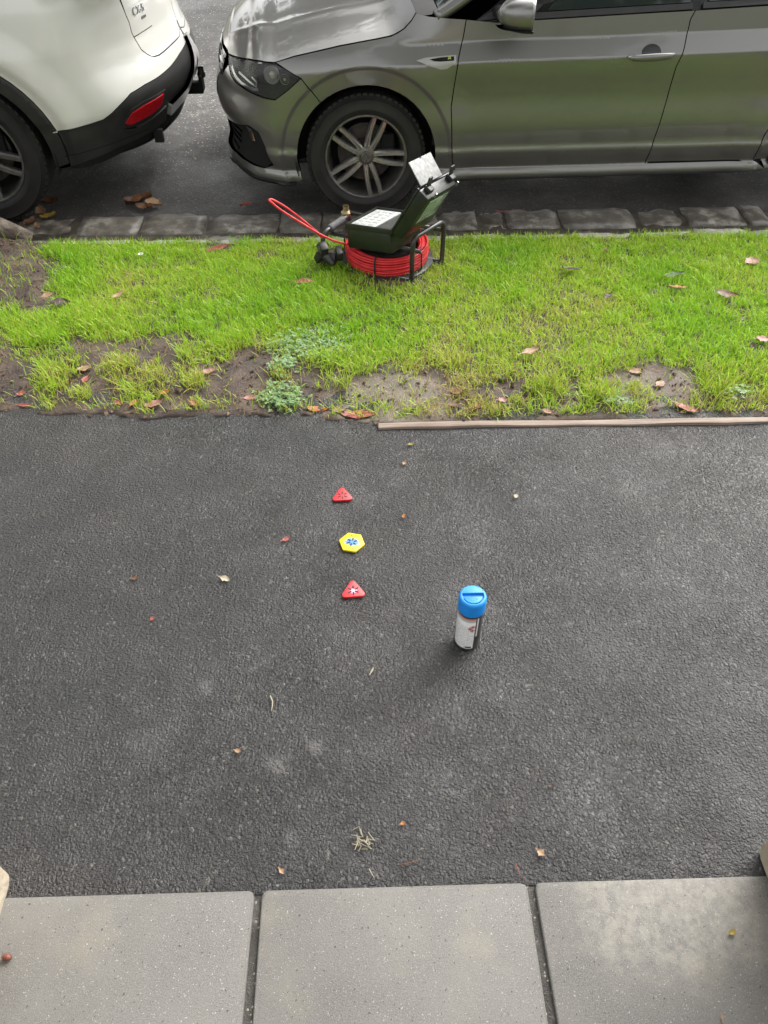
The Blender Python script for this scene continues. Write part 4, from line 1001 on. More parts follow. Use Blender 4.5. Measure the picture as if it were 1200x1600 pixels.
# ================================================================== MARKER DISCS AND SPRAY CAN
def extruded(name, outline, h, m, parent=None, bev=.0012):
    n = len(outline); V = [(x, y, 0) for x, y in outline] + [(x, y, h) for x, y in outline]
    F = [tuple(range(n))[::-1], tuple(range(n, 2 * n))] + [(i, (i + 1) % n, n + (i + 1) % n, n + i) for i in range(n)]
    return MB().add(V, F).build(name, m, parent, bevel=bev)
def rounded(poly, rc, k=6):
    out = []; n = len(poly)
    for i in range(n):
        c = Vector(poly[i]); u = (Vector(poly[i - 1]) - c).normalized(); w = (Vector(poly[(i + 1) % n]) - c).normalized()
        half = u.angle(w) / 2; L_ = rc / math.tan(half); cen = c + (u + w).normalized() * (rc / math.sin(half))
        a = c + u * L_ - cen; b = c + w * L_ - cen; a0 = math.atan2(a.y, a.x); a1 = math.atan2(b.y, b.x); d = (a1 - a0 + math.pi) % (2 * math.pi) - math.pi
        out += [(cen.x + rc * math.cos(a0 + d * j / k), cen.y + rc * math.sin(a0 + d * j / k)) for j in range(k + 1)]
    return out
def marker(px, py, kind, rot, m, label, size):
    p = on_z(px, py, .004); root = empty('marker_disc', (p.x, p.y, .002), rot); tag(root, label, 'marker', 'plastic marker discs in a line on the asphalt')
    if kind == 'tri': out = rounded([(size * math.cos(a), size * math.sin(a)) for a in (R(90), R(210), R(330))], size * .20)
    else: out = rounded([(size * math.cos(a), size * math.sin(a)) for a in (R(60 * k) for k in range(6))], size * .14, 3)
    extruded('plate', out, .007, m, root)
    sl = M['slot']
    for k in range(6):
        a = R(30 + 60 * k); m3 = Matrix.Rotation(a, 3, 'Z'); s_ = size * (.44 if kind == 'tri' else .46)
        MB().box(m3 @ Vector((s_ * .60, 0, .0071)), (s_ * .56, s_ * .24, .0008), m3).build('slot', sl, root)
    if kind == 'hex':
        for sg in (-1, 1):
            MB().lathe([(.0004, .0078), (.0022, .0078), (.0022, .006)], 12, 'z', (-sg * .007, sg * .0255, 0)).build('peg_hole', sl, root)
    return root
M['slot'] = mat('slot_black', (.012, .012, .014), .7)
def spray_plastic(name, base, spray, cx, cy, rx, ry, amt):
    g = NT(name); d = g.n('VectorMath', _operation='SUBTRACT', i0=g.tc.outputs['Object'], i1=(cx, cy, 0)).outputs[0]
    d = g.n('VectorMath', _operation='MULTIPLY', i0=d, i1=(1 / rx, 1 / ry, 0)).outputs[0]
    l = g.math('ADD', g.n('VectorMath', _operation='LENGTH', i0=d).outputs['Value'], g.rng(g.noise(160, 3), .3, .7, -.25, .25))
    c = g.mix(g.math('MULTIPLY', g.rng(l, .75, .95, 1, 0), amt), base, spray); c = g.mix(g.rng(g.noise(90, 4), .55, .75, 0, .35), c, tuple(k * .7 for k in base))
    return g.out(c, .38, g.bump(g.noise(400, 2), .1, .0005))
M['red_pl'] = mat('red_plastic', (.62, .022, .030), .40, var=(.50, .018, .022), vscale=70, bump=.08, bscale=300)
M['red_pl2'] = spray_plastic('red_plastic_sprayed', (.62, .022, .030), (.40, .42, .62), 0, -.003, .011, .009, .75)
M['yel_pl'] = spray_plastic('yellow_plastic_sprayed', (.78, .60, .008), (.02, .20, .50), 0, 0, .024, .017, .95)
marker(535, 775.5, 'tri', R(2), M['red_pl'], 'red rounded-triangle marker nearest the grass with clean black slots', .042)
marker(550, 848.5, 'hex', R(-14), M['yel_pl'], 'yellow hexagonal marker with blue paint sprayed over its middle', .0385)
marker(552, 924, 'tri', R(3), M['red_pl2'], 'red rounded-triangle marker nearest the camera with pale paint around its slots', .043)

def spray_can():
    p = on_z(729.5, 1001, 0); root = empty('spray_can', (p.x, p.y, .001)); tag(root, 'marking-paint spray can with blue cap and white label standing on the asphalt', 'spray can')
    rb = .0318
    MB().lathe([(.001, .004), (.027, .002), (.030, .0), (.0325, .001), (.0332, .004), (.0322, .007), (rb, .009), (rb, .140), (.0325, .143), (.0318, .146), (.026, .153), (.02, .158), (.001, .158)], 56).build('can_body', mat('can_metal', (.05, .05, .055), .28, .6, var=(.09, .085, .085), vscale=30), root, True, auto=40)
    # paper label: wraps the left two thirds, printed with lines of small text
    g = NT('can_label'); sep = g.n('SeparateXYZ', Vector=g.tc.outputs['Object']); z = sep.outputs[2]
    ang = g.math('ARCTAN2', sep.outputs[1], sep.outputs[0])
    vec = g.n('CombineXYZ', X=g.math('MULTIPLY', ang, 26.), Y=g.math('FLOOR', g.math('MULTIPLY', z, 190.)), Z=0.).outputs[0]
    word = g.rng(g.n('TexNoise', Scale=1.6, Detail=2.0, Vector=vec).outputs['Fac'], .47, .53, 0, 1)
    line = g.rng(g.math('FRACT', g.math('MULTIPLY', z, 190.)), .42, .5, 0, 1)
    zone = g.rng(z, .104, .107, 1, 0)
    c = g.mix(g.math('MULTIPLY', g.math('MULTIPLY', word, line), g.math('MULTIPLY', zone, .8)), (.86, .86, .84), (.16, .16, .17))
    c = g.mix(g.rng(z, .122, .124, 0, 1), c, (.42, .47, .48)); c = g.mix(g.rng(z, .132, .134, 0, 1), c, (.55, .17, .10))
    V = []; F = []; n = 40; A0_, A1_ = R(-215), R(-72)
    for i in range(n + 1):
        a = A0_ + (A1_ - A0_) * i / n
        for zz in (.0105, .05, .1, .1395): V.append(((rb + .0006) * math.cos(a), (rb + .0006) * math.sin(a), zz))
    F = [(4 * i + j, 4 * i + 4 + j, 4 * i + 5 + j, 4 * i + 1 + j) for i in range(n) for j in range(3)]
    mobj('label_sheet', V, F, g.out(c, .3, None, Coat__Weight=.4), root)
    def wrap(name, a0, a1, z0, z1, m, off):
        V = []; k = 8
        for i in range(k + 1):
            a = a0 + (a1 - a0) * i / k
            for zz in (z0, z1): V.append(((rb + off) * math.cos(a), (rb + off) * math.sin(a), zz))
        mobj(name, V, [(2 * i, 2 * i + 2, 2 * i + 3, 2 * i + 1) for i in range(k)], m, root)
    wrap('print_block', R(-108), R(-80), .0135, .0195, M['slot'], .0010)
    red = mat('print_red', (.55, .03, .03), .4)
    for a, z_ in ((-96, .098), (-84, .106), (-84, .090)):       # hazard diamonds
        q = .0065; V = []
        for dx, dz in ((0, -q), (q, 0), (0, q), (-q, 0), (0, -q * .68), (q * .68, 0), (0, q * .68), (-q * .68, 0)):
            an = R(a) + dx / rb; V.append(((rb + .0011) * math.cos(an), (rb + .0011) * math.sin(an), z_ + dz))
        mobj('hazard_diamond', V, [(i, (i + 1) % 4, 4 + (i + 1) % 4, 4 + i) for i in range(4)], red, root, False)
        q *= .32; mobj('hazard_symbol', [((rb + .0012) * math.cos(R(a) + dx / rb), (rb + .0012) * math.sin(R(a) + dx / rb), z_ + dz) for dx, dz in ((-q, -q), (q, -q), (q * .6, q), (-q * .6, q))], [(0, 1, 2, 3)], M['slot'], root, False)
    blue = mat('cap_blue', (.008, .20, .62), .42, var=(.010, .235, .70), vscale=30, bump=.06, bscale=300)
    rc = .0345
    cap = MB().lathe([(rc - .0015, .147), (rc, .1475), (rc, .186), (rc - .0008, .190), (rc - .003, .1935), (rc - .006, .195), (rc - .0075, .1945), (rc - .0085, .189), (.001, .1885)], 64).build('cap', blue, root, True, auto=50)
    # raised far crescent of the cap's top and the thumb plate in front of it
    seg = [(.0275 * math.cos(a), .0275 * math.sin(a)) for a in np.linspace(R(14), R(166), 24)]
    o = extruded('cap_crest', seg, .0075, blue, cap, .0012); o.location = (0, 0, .1885)
    seg = [(.0235 * math.cos(a), .0235 * math.sin(a) - .001) for a in np.linspace(R(-172), R(-8), 24)]
    o = extruded('thumb_plate', seg, .0040, blue, cap, .0010); o.location = (0, 0.002, .1885)
    for k, (x, y) in enumerate(((-.010, -.006), (-.003, -.005), (.004, -.006), (-.006, -.010), (.001, -.011), (.008, -.009))):
        MB().box((x, y, .1928), (.0045, .0014, .0012), Matrix.Rotation(R(20 * k), 3, 'Z')).build('cap_rib', blue, cap)
    # second, dark half of the print: a red and white stripe by its edge
    wrap('print_stripe', R(-66), R(-58), .06, .138, mat('print_white', (.6, .58, .57), .35), .0007)
spray_can()

r = np.random.default_rng(25); NC = 5200; mb = MB()
X = r.uniform(-1.9, 2.0, NC); Y = r.uniform(2.0, 3.5, NC); D = grass_density(X, Y)[0]; keep = (r.random(NC) > D * 1.2 + .1) & (Y > strip_front(X) - .02 * r.random(NC)) & ((X < .05) | (Y > 2.03))
for x, y in zip(X[keep], Y[keep]):
    a = r.uniform(0, 6.28); L_ = r.uniform(.006, .024); z = float(soil_z(x, y)) + .004; d = Vector((math.cos(a), math.sin(a), r.uniform(-.15, .25))) * L_; c_ = Vector((x, y, z)); s_ = Vector((-math.sin(a), math.cos(a), .0)) * r.uniform(.0006, .0016)
    mb.add([c_ - d - s_, c_ + d * .9 - s_ * .3, c_ + d * .9 + s_ * .3, c_ - d + s_], [(0, 1, 2, 3)])
tag(mb.build('dry_litter', mat('dry_litter', (.22, .14, .075), .8, var=(.10, .045, .028), vscale=30)), 'bits of dry straw and bark litter scattered on the bare soil', 'litter', kind='stuff')

# ================================================================== DRAIN-CAMERA REEL
def reel():
    z0 = -.058; ctr = Vector((.118, 3.262, z0)); root = empty('inspection_camera_reel', ctr)
    tag(root, 'black drain-inspection camera case on a tubular frame round a red cable coil', 'camera reel')
    L = lambda p: Vector(p) - ctr           # world -> reel
    red = mat('cable_red', (.66, .030, .034), .38, var=(.52, .018, .024), vscale=25); tube = mat('frame_black', (.018, .018, .018), .42, coat=.2, var=(.035, .034, .032), vscale=30)
    case_m = mat('case_green_black', (.009, .011, .009), .36, var=(.016, .018, .015), vscale=18, bump=.2, bscale=500, bdist=.0008)
    # coil: cable wound in nine layers, four deep, slightly uneven
    mb = MB(); r = random.Random(3)
    for lay in range(7):
        for dp in range(4):
            if dp == 3 and r.random() < .3: continue
            R0 = .183 - dp * .0105 + r.uniform(-.0045, .0045); zc = .022 + lay * .0108 + r.uniform(-.0025, .0025); ph = r.uniform(0, 6.28); am = r.uniform(.001, .0035); tl = r.uniform(-.004, .004)
            mb.tube([(R0 * math.cos(a) * (1 + am * 2 * math.cos(2 * a + ph)), R0 * math.sin(a) * (1 + am * 2 * math.cos(2 * a + ph)), zc + tl * math.sin(a + ph) + am * .5 * math.sin(3 * a + ph)) for a in np.linspace(0, 2 * math.pi, 56, endpoint=False)], .0054, 6, closed=True)
    coil = mb.build('cable_coil', red, root, True)
    for an in (-108, -40, 30, 100, 170):
        a = R(an); ex = Vector((math.cos(a), math.sin(a), 0)); w = []
        for rr, z in ((.142, .010), (.142, .094), (.150, .100), (.184, .098), (.194, .090), (.194, .014), (.184, .010)): w.append(ex * rr + Vector((0, 0, z)))
        MB().tube(w, .0034, 6, closed=True).build('cable_tie', M['slot'], root, True)
    # tray and inner drum
    MB().lathe([(.001, .002), (.205, .002), (.212, .006), (.212, .014), (.204, .018), (.136, .018), (.134, .03), (.128, .085), (.001, .085)], 48).build('base_tray', tube, root, True, auto=40)
    # hoops of bent tube
    def hoop(near, far, h, grip):
        n, f = L(near), L(far); d = (f - n); rr = .035; dn = d.normalized(); up = Vector((0, 0, 1)); t = n + up * h; t2 = f + up * h
        p = [n + dn * .06, n + dn * .02, n + up * .022, n + up * (h - rr)]
        for k in range(1, 6): a = k * math.pi / 10; p.append(n + up * (h - rr + rr * math.sin(a)) + dn * (rr - rr * math.cos(a)))
        p += [t + dn * (rr + .002), t2 - dn * rr]
        for k in range(1, 6): a = k * math.pi / 10; p.append(f - dn * (rr - rr * math.sin(a)) + up * (h - rr + rr * math.cos(a)))
        p += [f + up * .022, f - dn * .02, f - dn * .06]
        MB().tube(p, .0105, 12).build('frame_hoop', tube, root, True, auto=60)
        for q in (n, f): MB().box(q + up * .006, (.034, .030, .02)).build('foot', M['black_plastic'], root, bevel=.005)
        if grip: MB().tube([t + dn * .05, t + dn * .055, t2 - dn * .055, t2 - dn * .05], [.012, .0165, .0165, .012], 16).build('foam_grip', mat('foam_grey', (.075, .075, .078), .75, var=(.11, .11, .115), vscale=60, bump=.4, bscale=400), root, True, auto=40)
    nR, fR = on_z(643, 442, z0), on_z(690, 412, z0)
    hoop(nR, fR, .205, False)
    nL, fL = on_z(507, 414, z0), on_z(548, 384, z0)
    hoop(nL, fL, .150, True)
    for a, b, zz in ((nR, nL, .010), (fR, fL, .010), (nR.lerp(fR, .25), nL.lerp(fL, .3), .125), (fR, fL, .16)):
        MB().tube([L(a) + Vector((0, 0, zz)), L(b) + Vector((0, 0, zz))], .009, 10).build('frame_bar', tube, root, True)
    # black clamps and camera head holder at the left end
    for c, s_, rot in (((505, 392), (.035, .05, .07), 20), ((518, 404), (.05, .04, .05), -25), ((498, 402), (.026, .035, .055), 35), ((530, 396), (.03, .06, .04), 10)):
        p = L(on_y(*c, 3.20)); MB().box(p, s_, Matrix.Rotation(R(rot), 3, 'Z') @ Matrix.Rotation(R(rot), 3, 'X')).build('clamp', M['black_plastic'], root, bevel=.008)
    MB().tube([L(on_y(500, 382, 3.2)), L(on_y(506, 398, 3.2)), L(on_y(520, 414, 3.15))], [.018, .02, .012], 12).build('camera_head', tube, root, True)
    MB().lathe([(.001, 0), (.02, 0), (.024, .006), (.024, .02), (.014, .03), (.014, .05)], 20, 'z', L(on_y(541, 338, 3.40))).build('knob', mat('brass_dull', (.35, .27, .15), .4, .6), root, True, auto=40)
    # spare end of the cable: a springy hairpin standing up to the left
    hp = [on_y(548, 383, 3.20), on_y(525, 377, 3.19), on_y(500, 366, 3.18), on_y(470, 348, 3.18), on_y(440, 329, 3.18), on_y(425, 317, 3.185), on_y(420.5, 312.5, 3.19), on_y(427, 312.5, 3.20), on_y(447, 324, 3.21), on_y(472, 343, 3.22), on_y(490, 358, 3.22), on_y(502, 370, 3.22), on_y(508, 384, 3.22)]
    MB().tube(crom([L(p) for p in hp], 5), .0048, 8).build('cable_end', red, root, True)
    # case: tilted a little, open lid leaning out to the right
    A = on_z(539, 350, .150); ex = Vector((.195, -.130, .032)).normalized(); ey = Vector((.160, .200, -.022)); ey = (ey - ex * ey.dot(ex)).normalized(); ez = ex.cross(ey)
    W, D, Hh = .232, .255, .092; m3 = Matrix((ex, ey, ez)).transposed(); O = L(A)
    C = lambda x, y, z: O + ex * x + ey * y + ez * z
    case = MB().box(C(W / 2, D / 2, -Hh / 2 - .012), (W - .006, D - .006, Hh), m3).build('case', case_m, root, bevel=.012)
    rim = MB()
    for (x, y, sx, sy) in ((W / 2, .005, W + .004, .012), (W / 2, D - .005, W + .004, .012), (.004, D / 2, .012, D - .014), (W - .004, D / 2, .012, D - .014)): rim.box(C(x, y, -.008), (sx, sy, .022), m3)
    rim.build('case_rim', case_m, case, bevel=.003)
    MB().box(C(.076, D / 2, -.0075), (.128, D - .035, .008), m3).build('control_panel', mat('panel_white', (.52, .53, .51), .5, var=(.40, .41, .40), vscale=50), case, bevel=.002)
    MB().box(C(.184, D / 2, -.008), (.078, D - .035, .006), m3).build('dark_panel', mat('panel_dark', (.05, .052, .05), .35, var=(.09, .09, .085), vscale=70), case, bevel=.002)
    key = mat('key_grey', (.41, .42, .41), .5)
    for i in range(3):
        for j in range(6):
            MB().box(C(.036 + i * .036, .045 + j * .033, -.003), (.022, .018, .0024), m3).build('key', key, case)
    for y in (.05, D - .05): MB().box(C(-.004, y, -.030), (.012, .035, .05), m3).build('case_latch', M['black_plastic'], case, bevel=.003)
    an = R(53); lu = ex * math.cos(an) + ez * math.sin(an); ln = ex * math.sin(an) - ez * math.cos(an); lm = Matrix((lu, ey, ln)).transposed()
    Lh = .236; T = .052; H0 = C(W + .004, 0, -.012)
    Q = lambda u, y, n: H0 + lu * u + ey * y + ln * n
    lid = MB().box(Q(Lh / 2, D / 2, T / 2), (Lh, D, T), lm, .93).build('lid', case_m, root, bevel=.012)
    inn = MB()
    for (u, y, su, sy) in ((Lh / 2, .005, Lh, .010), (Lh / 2, D - .005, Lh, .010), (.005, D / 2, .010, D - .02), (Lh - .005, D / 2, .010, D - .02)): inn.box(Q(u, y, -.004), (su, sy, .010), lm)
    inn.build('lid_rim', case_m, lid, bevel=.002)
    MB().box(Q(Lh / 2, D / 2, -.002), (Lh - .05, D - .05, .004), lm).build('screen', M['glass'], lid)
    MB().box(Q(Lh * .60, D / 2, T + .0006), (Lh * .50, D * .62, .0016), lm).build('lid_plate', mat('plate_green', (.10, .17, .12), .25, coat=.5, var=(.30, .36, .32), vscale=9), lid, bevel=.0005)  # thin plate on the lid's outer face, green with paler mottling
    for y in (.045, D - .03):               # latches flipped up from the lid's free edge
        MB().box(Q(Lh + .006, y, T * .4), (.020, .034, .030), lm).box(Q(Lh + .030, y, T * .15), (.040, .028, .007), lm @ Matrix.Rotation(R(18), 3, 'Y')).build('lid_latch', M['black_plastic'], lid, bevel=.002)
        MB().box(Q(Lh - .002, y + .012, T + .002), (.02, .006, .006), lm).build('latch_pin', M['steel'], lid)
    fu = (ex * -.054 + ez * .086).normalized(); fn = fu.cross(ey); fm = Matrix((fu, ey, fn)).transposed(); F0 = Q(Lh - .008, 0, .002)
    MB().box(F0 + fu * .056 + ey * (D * .46), (.112, .172, .004), fm).build('sun_flap', mat('flap_silver', (.33, .33, .325), .5, .1, var=(.21, .21, .205), vscale=55, bump=.3, bscale=70), lid, bevel=.001)
    MB().box(F0 + fu * .110 + ey * (D * .46), (.006, .014, .0052), fm).build('flap_notch', M['slot'], lid)
reel()

# ================================================================== LEAVES AND SCRAPS
def leaf_mesh(L_, W_, curl, fold, wob, seed, m):
    r = random.Random(seed); V = []; F = []; n = 9; k = 5
    for i in range(n):
        t = i / (n - 1); w = W_ / 2 * (math.sin(math.pi * min(1, t * .94 + .03)) ** .8) * (1 - .25 * t) * (1 + r.uniform(-.22, .18))
        cx = (t - .5) * L_; zc = curl * L_ * ((2 * t - 1) ** 2 - .2) + wob * L_ * math.sin(t * 5 + seed)
        for j in range(k):
            q = -1 + 2 * j / (k - 1); V.append((cx + r.uniform(-.01, .01) * L_, q * w * (1 + r.uniform(-.15, .1)), zc + fold * abs(q) ** 1.5 * W_ * .5 + r.uniform(-.05, .05) * W_ + .0025))
    F = [(i * k + j, (i + 1) * k + j, (i + 1) * k + j + 1, i * k + j + 1) for i in range(n - 1) for j in range(k - 1)]
    o = len(V); st = [(-.5 * L_ - .22 * L_ * s_, .02 * L_ * math.sin(3 * s_), V[2][2] + .05 * L_ * s_) for s_ in (0, .5, 1)]
    for p in st: V += [(p[0], p[1] - .0012, p[2]), (p[0], p[1] + .0012, p[2])]
    F += [(o, o + 1, o + 3, o + 2), (o + 2, o + 3, o + 5, o + 4)]
    me = bpy.data.meshes.new('leaf'); me.from_pydata(V, [], F); me.materials.append(m); me.polygons.foreach_set('use_smooth', [True] * len(F)); return me
def leaf_mat(n, a, b): a = tuple(c * .55 for c in a); b = tuple(c * .6 for c in b); return mat(n, a, .5, var=b, vscale=55, bump=.3, bscale=120, bdist=.002)
LM = dict(brown=leaf_mat('leaf_brown', (.13, .055, .022), (.24, .11, .05)), dark=leaf_mat('leaf_dark', (.045, .022, .014), (.08, .04, .025)), orange=leaf_mat('leaf_orange', (.50, .19, .035), (.42, .13, .02)),
          tan=leaf_mat('leaf_tan', (.42, .24, .12), (.50, .33, .19)), pink=leaf_mat('leaf_pink', (.46, .20, .15), (.52, .28, .22)), red=leaf_mat('leaf_red', (.38, .075, .06), (.48, .15, .11)),
          yellow=leaf_mat('leaf_yellow', (.45, .36, .05), (.38, .24, .04)), pale=leaf_mat('leaf_pale', (.50, .44, .30), (.58, .52, .38)), green=leaf_mat('shadow_green', (.035, .075, .025), (.06, .11, .035)))
G_GR = 'fallen leaves lying on the grass'; G_ED = 'fallen leaves along the edge of the path'; G_GU = 'fallen leaves in the gutter'; G_AS = 'scraps lying on the asphalt'; G_PV = 'scraps lying on the pavers'
def surf(px, py, where):
    if where in ('as',): return on_z(px, py, .003)
    if where == 'pv': return on_z(px, py, .010)
    if where == 'gu': return on_z(px, py, -.226)
    p = on_z(px, py, -.03)
    for _ in range(4): p = on_z(px, py, float(soil_z(p.x, p.y)) + (.026 if where == 'gr' else .006))
    return p
LEAVES = [  # px, py, length in px, width ratio, angle, curl, fold, colour, where, group, label
 (891, 421, 30, .42, 172, .10, .3, 'dark', 'gr', G_GR, 'dark brown curled leaf on the lawn, farthest left of the right-hand leaves'),
 (1058, 450, 34, .40, 176, .06, .35, 'orange', 'gr', G_GR, 'orange-brown leaf on the lawn beneath a dark green shadow shape'),
 (1136, 460, 34, .42, -28, .08, .3, 'brown', 'gr', G_GR, 'brown leaf slanting down to the right on the lawn'),
 (1174, 410, 30, .55, 25, .05, .4, 'pink', 'gr', G_GR, 'pinkish tan leaf near the right edge of the lawn by the kerb'),
 (1052, 430, 36, .30, 10, .10, .3, 'green', 'gr', G_GR, 'dark green shadow in the lawn above the orange leaf, built as a leaf'),  # lawn shadow built as a dark leaf-shaped piece
 (950, 463, 16, .6, 30, .10, .3, 'dark', 'gr', G_GR, 'small dark leaf scrap in the middle of the right-hand lawn'),
 (947, 391, 12, .6, 70, .10, .3, 'brown', 'gr', G_GR, 'small dark brown leaf on the lawn just below the kerb'),
 (829, 549, 36, .32, 24, .12, .5, 'tan', 'gr', G_GR, 'long tan curled leaf on the lawn above the timber board'),
 (1190, 530, 26, .5, 10, .05, .3, 'pink', 'gr', G_GR, 'pale pink leaf at the right edge of the lawn'),
 (184, 462, 26, .30, 52, .10, .5, 'tan', 'gr', G_GR, 'narrow tan leaf standing in the left-hand lawn'),
 (340, 388, 42, .22, 4, .04, .2, 'red', 'gr', G_GR, 'long rust-red leaf on the lawn below the kerb stones'),
 (476, 440, 30, .3, -4, .05, .2, 'red', 'gr', G_GR, 'rusty leaf half buried in the lawn left of the cable coil'),
 (75, 462, 22, .5, 20, .08, .3, 'tan', 'gr', G_GR, 'tan leaf at the grass edge by the bare soil on the left'),
 (95, 474, 34, .6, 15, .05, .2, 'dark', 'gr', G_GR, 'blackish rotting leaf at the grass edge on the left'),
 (496, 640, 40, .34, -4, .05, .25, 'orange', 'ed', G_ED, 'bright orange leaf at the path edge left of the timber board'),
 (560, 648, 58, .30, -8, .03, .2, 'red', 'ed', G_ED, 'long rust-red strip of bark or leaf at the end of the timber board'),
 (530, 641, 24, .35, -10, .08, .3, 'tan', 'ed', G_ED, 'small tan leaf between the orange leaf and the rust-red strip'),
 (240, 633, 32, .55, 12, .05, .3, 'pink', 'ed', G_ED, 'broad pinkish leaf on the soil at the left path edge'),
 (304, 631, 24, .5, -40, .06, .3, 'red', 'ed', G_ED, 'crimson leaf on the soil at the left path edge'),
 (210, 631, 20, .55, 60, .10, .4, 'orange', 'ed', G_ED, 'small upright orange leaf at the left path edge'),
 (186, 630, 22, .35, -40, .06, .3, 'red', 'ed', G_ED, 'narrow dull red leaf left of the small orange one'),
 (325, 581, 26, .42, 22, .06, .3, 'pink', 'ed', G_ED, 'pink leaf lying on bare soil between the left tufts'),
 (133, 577, 26, .5, 20, .08, .4, 'tan', 'ed', G_ED, 'tan leaf on bare soil beside the big left tuft'),
 (134, 594, 18, .6, 80, .08, .4, 'red', 'ed', G_ED, 'small rusty leaf just below the tan leaf on the left soil'),
 (34, 616, 16, .6, 30, .08, .4, 'red', 'ed', G_ED, 'small red leaf on the soil at the far left'),
 (40, 634, 24, .3, -10, .08, .3, 'red', 'ed', G_ED, 'narrow dark red leaf lying at the far left path edge'),
 (192, 564, 18, .6, 20, .1, .4, 'tan', 'ed', G_ED, 'small tan leaf among the yellow grass on the left'),
 (258, 614, 18, .6, 40, .1, .4, 'orange', 'ed', G_ED, 'small orange-tan leaf between two left tufts'),
 (290, 575, 12, .7, 40, .1, .4, 'pink', 'ed', G_ED, 'tiny pinkish scrap on the bare soil left of the pink leaf'),
 (392, 622, 24, .4, 8, .06, .3, 'pink', 'ed', G_ED, 'pinkish leaf on the soil left of the clover'),
 (714, 613, 24, .62, -10, .10, .5, 'tan', 'ed', G_ED, 'upturned tan leaf at the right end of the bare clay patch'),
 (709, 633, 22, .5, 18, .10, .4, 'brown', 'ed', G_ED, 'brown leaf below the tan one by the clay patch'),
 (746, 636, 18, .5, 60, .10, .4, 'red', 'ed', G_ED, 'small dull red leaf behind the timber board near the clay patch'),
 (785, 626, 18, .6, 10, .10, .4, 'pink', 'ed', G_ED, 'small pink leaf in the thin grass behind the timber board'),
 (783, 590, 24, .6, -30, .05, .2, 'dark', 'ed', G_ED, 'greyish dark leaf on the worn spot above the small pink leaf'),
 (1071, 638, 42, .34, -38, .05, .3, 'red', 'ed', G_ED, 'long pinkish red leaf behind the timber board on the right'),
 (1031, 601, 24, .55, 40, .05, .3, 'pink', 'ed', G_ED, 'pink leaf on the bare spot at the right'),
 (992, 581, 26, .5, -25, .08, .4, 'tan', 'ed', G_ED, 'tan leaf at the top left of the right bare spot'),
 (855, 644, 20, .5, -20, .08, .4, 'pink', 'ed', G_ED, 'small pink-brown leaf against the timber board'),
 (940, 618, 20, .5, 10, .08, .4, 'tan', 'ed', G_ED, 'small tan leaf in the thin grass right of centre'),
 (1078, 562, 18, .6, 70, .1, .4, 'brown', 'ed', G_ED, 'small brown leaf above the right bare spot'),
 (1108, 632, 18, .5, 20, .1, .4, 'brown', 'ed', G_ED, 'small brown leaf right of the long red one'),
 (218, 316, 46, .55, 15, .16, .5, 'brown', 'gu', G_GU, 'big curled brown leaf lying in the gutter between the cars'),
 (240, 320, 30, .6, -20, .12, .4, 'tan', 'gu', G_GU, 'pale tan leaf tucked against the big brown leaf in the gutter'),
 (226, 325, 30, .5, 170, .14, .4, 'brown', 'gu', G_GU, 'second brown leaf under the big curled one in the gutter'),
 (76, 318, 30, .6, 30, .2, .5, 'brown', 'gu', G_GU, 'brown leaf behind the tyre of the white car'),
 (66, 334, 28, .55, -60, .2, .5, 'tan', 'gu', G_GU, 'tan leaf in the heap by the tyre of the white car'),
 (76, 340, 26, .6, 25, .12, .4, 'yellow', 'gu', G_GU, 'yellow leaf in the heap by the tyre of the white car'),
 (48, 350, 30, .55, 70, .2, .5, 'brown', 'gu', G_GU, 'crumpled brown leaf nearest the tree root by the tyre'),
 (60, 356, 24, .5, -70, .2, .5, 'tan', 'gu', G_GU, 'pale folded leaf at the front of the heap by the tyre'),
 (385, 321, 22, .5, 20, .1, .3, 'red', 'gu', G_GU, 'wet reddish leaf on the road in front of the front wheel'),
 (785, 332, 24, .2, -15, .1, .3, 'red', 'gu', G_GU, 'thin reddish twig-like leaf in the gutter under the front door'),
 (632, 724, 10, .6, 60, .1, .3, 'tan', 'as', G_AS, 'tiny tan scrap on the asphalt above the red marker'),
 (642, 695, 10, .6, 0, .1, .3, 'yellow', 'as', G_AS, 'tiny yellowish scrap on the asphalt just below the timber board'),
 (631, 807, 9, .6, 70, .1, .3, 'orange', 'as', G_AS, 'tiny orange scrap right of the yellow marker'),
 (447, 843, 14, .5, 30, .1, .3, 'red', 'as', G_AS, 'small dull red leaf left of the yellow marker'),
 (211, 904, 12, .6, 10, .1, .3, 'brown', 'as', G_AS, 'small brown scrap on the asphalt far left'),
 (239, 967, 9, .7, 40, .1, .3, 'red', 'as', G_AS, 'tiny red scrap below the small brown one on the left'),
 (352, 905, 18, .6, -20, .1, .3, 'pale', 'as', G_AS, 'pale straw-coloured leaf left of the lower red marker'),
 (806, 776, 11, .6, 60, .1, .3, 'pale', 'as', G_AS, 'tiny whitish scrap right of the upper red marker'),
 (845, 1333, 16, .65, -45, .1, .4, 'tan', 'as', G_AS, 'tan leaf chip on the asphalt near the right paver joint'),
 (440, 1362, 13, .55, -50, .1, .4, 'tan', 'as', G_AS, 'small tan leaf chip near the left paver joint'),
 (582, 1048, 14, .22, 60, .1, .3, 'pale', 'as', G_AS, 'short pale straw below the lower red marker'),
 (860, 1228, 11, .5, 0, .1, .3, 'dark', 'as', G_AS, 'small dark scrap on the asphalt at the lower right'),
 (372, 1174, 12, .6, -20, .1, .3, 'tan', 'as', G_AS, 'small tan scrap on the asphalt at lower left'),
 (630, 1287, 9, .6, 20, .1, .3, 'orange', 'as', G_AS, 'tiny orange scrap above the dry straw clump'),
 (1144, 1457, 14, .75, 20, .1, .4, 'yellow', 'pv', G_PV, 'small yellow-green leaf on the right paver'),
 (1128, 1590, 11, .5, 80, .1, .4, 'tan', 'pv', G_PV, 'small tan chip at the bottom of the right paver'),
]
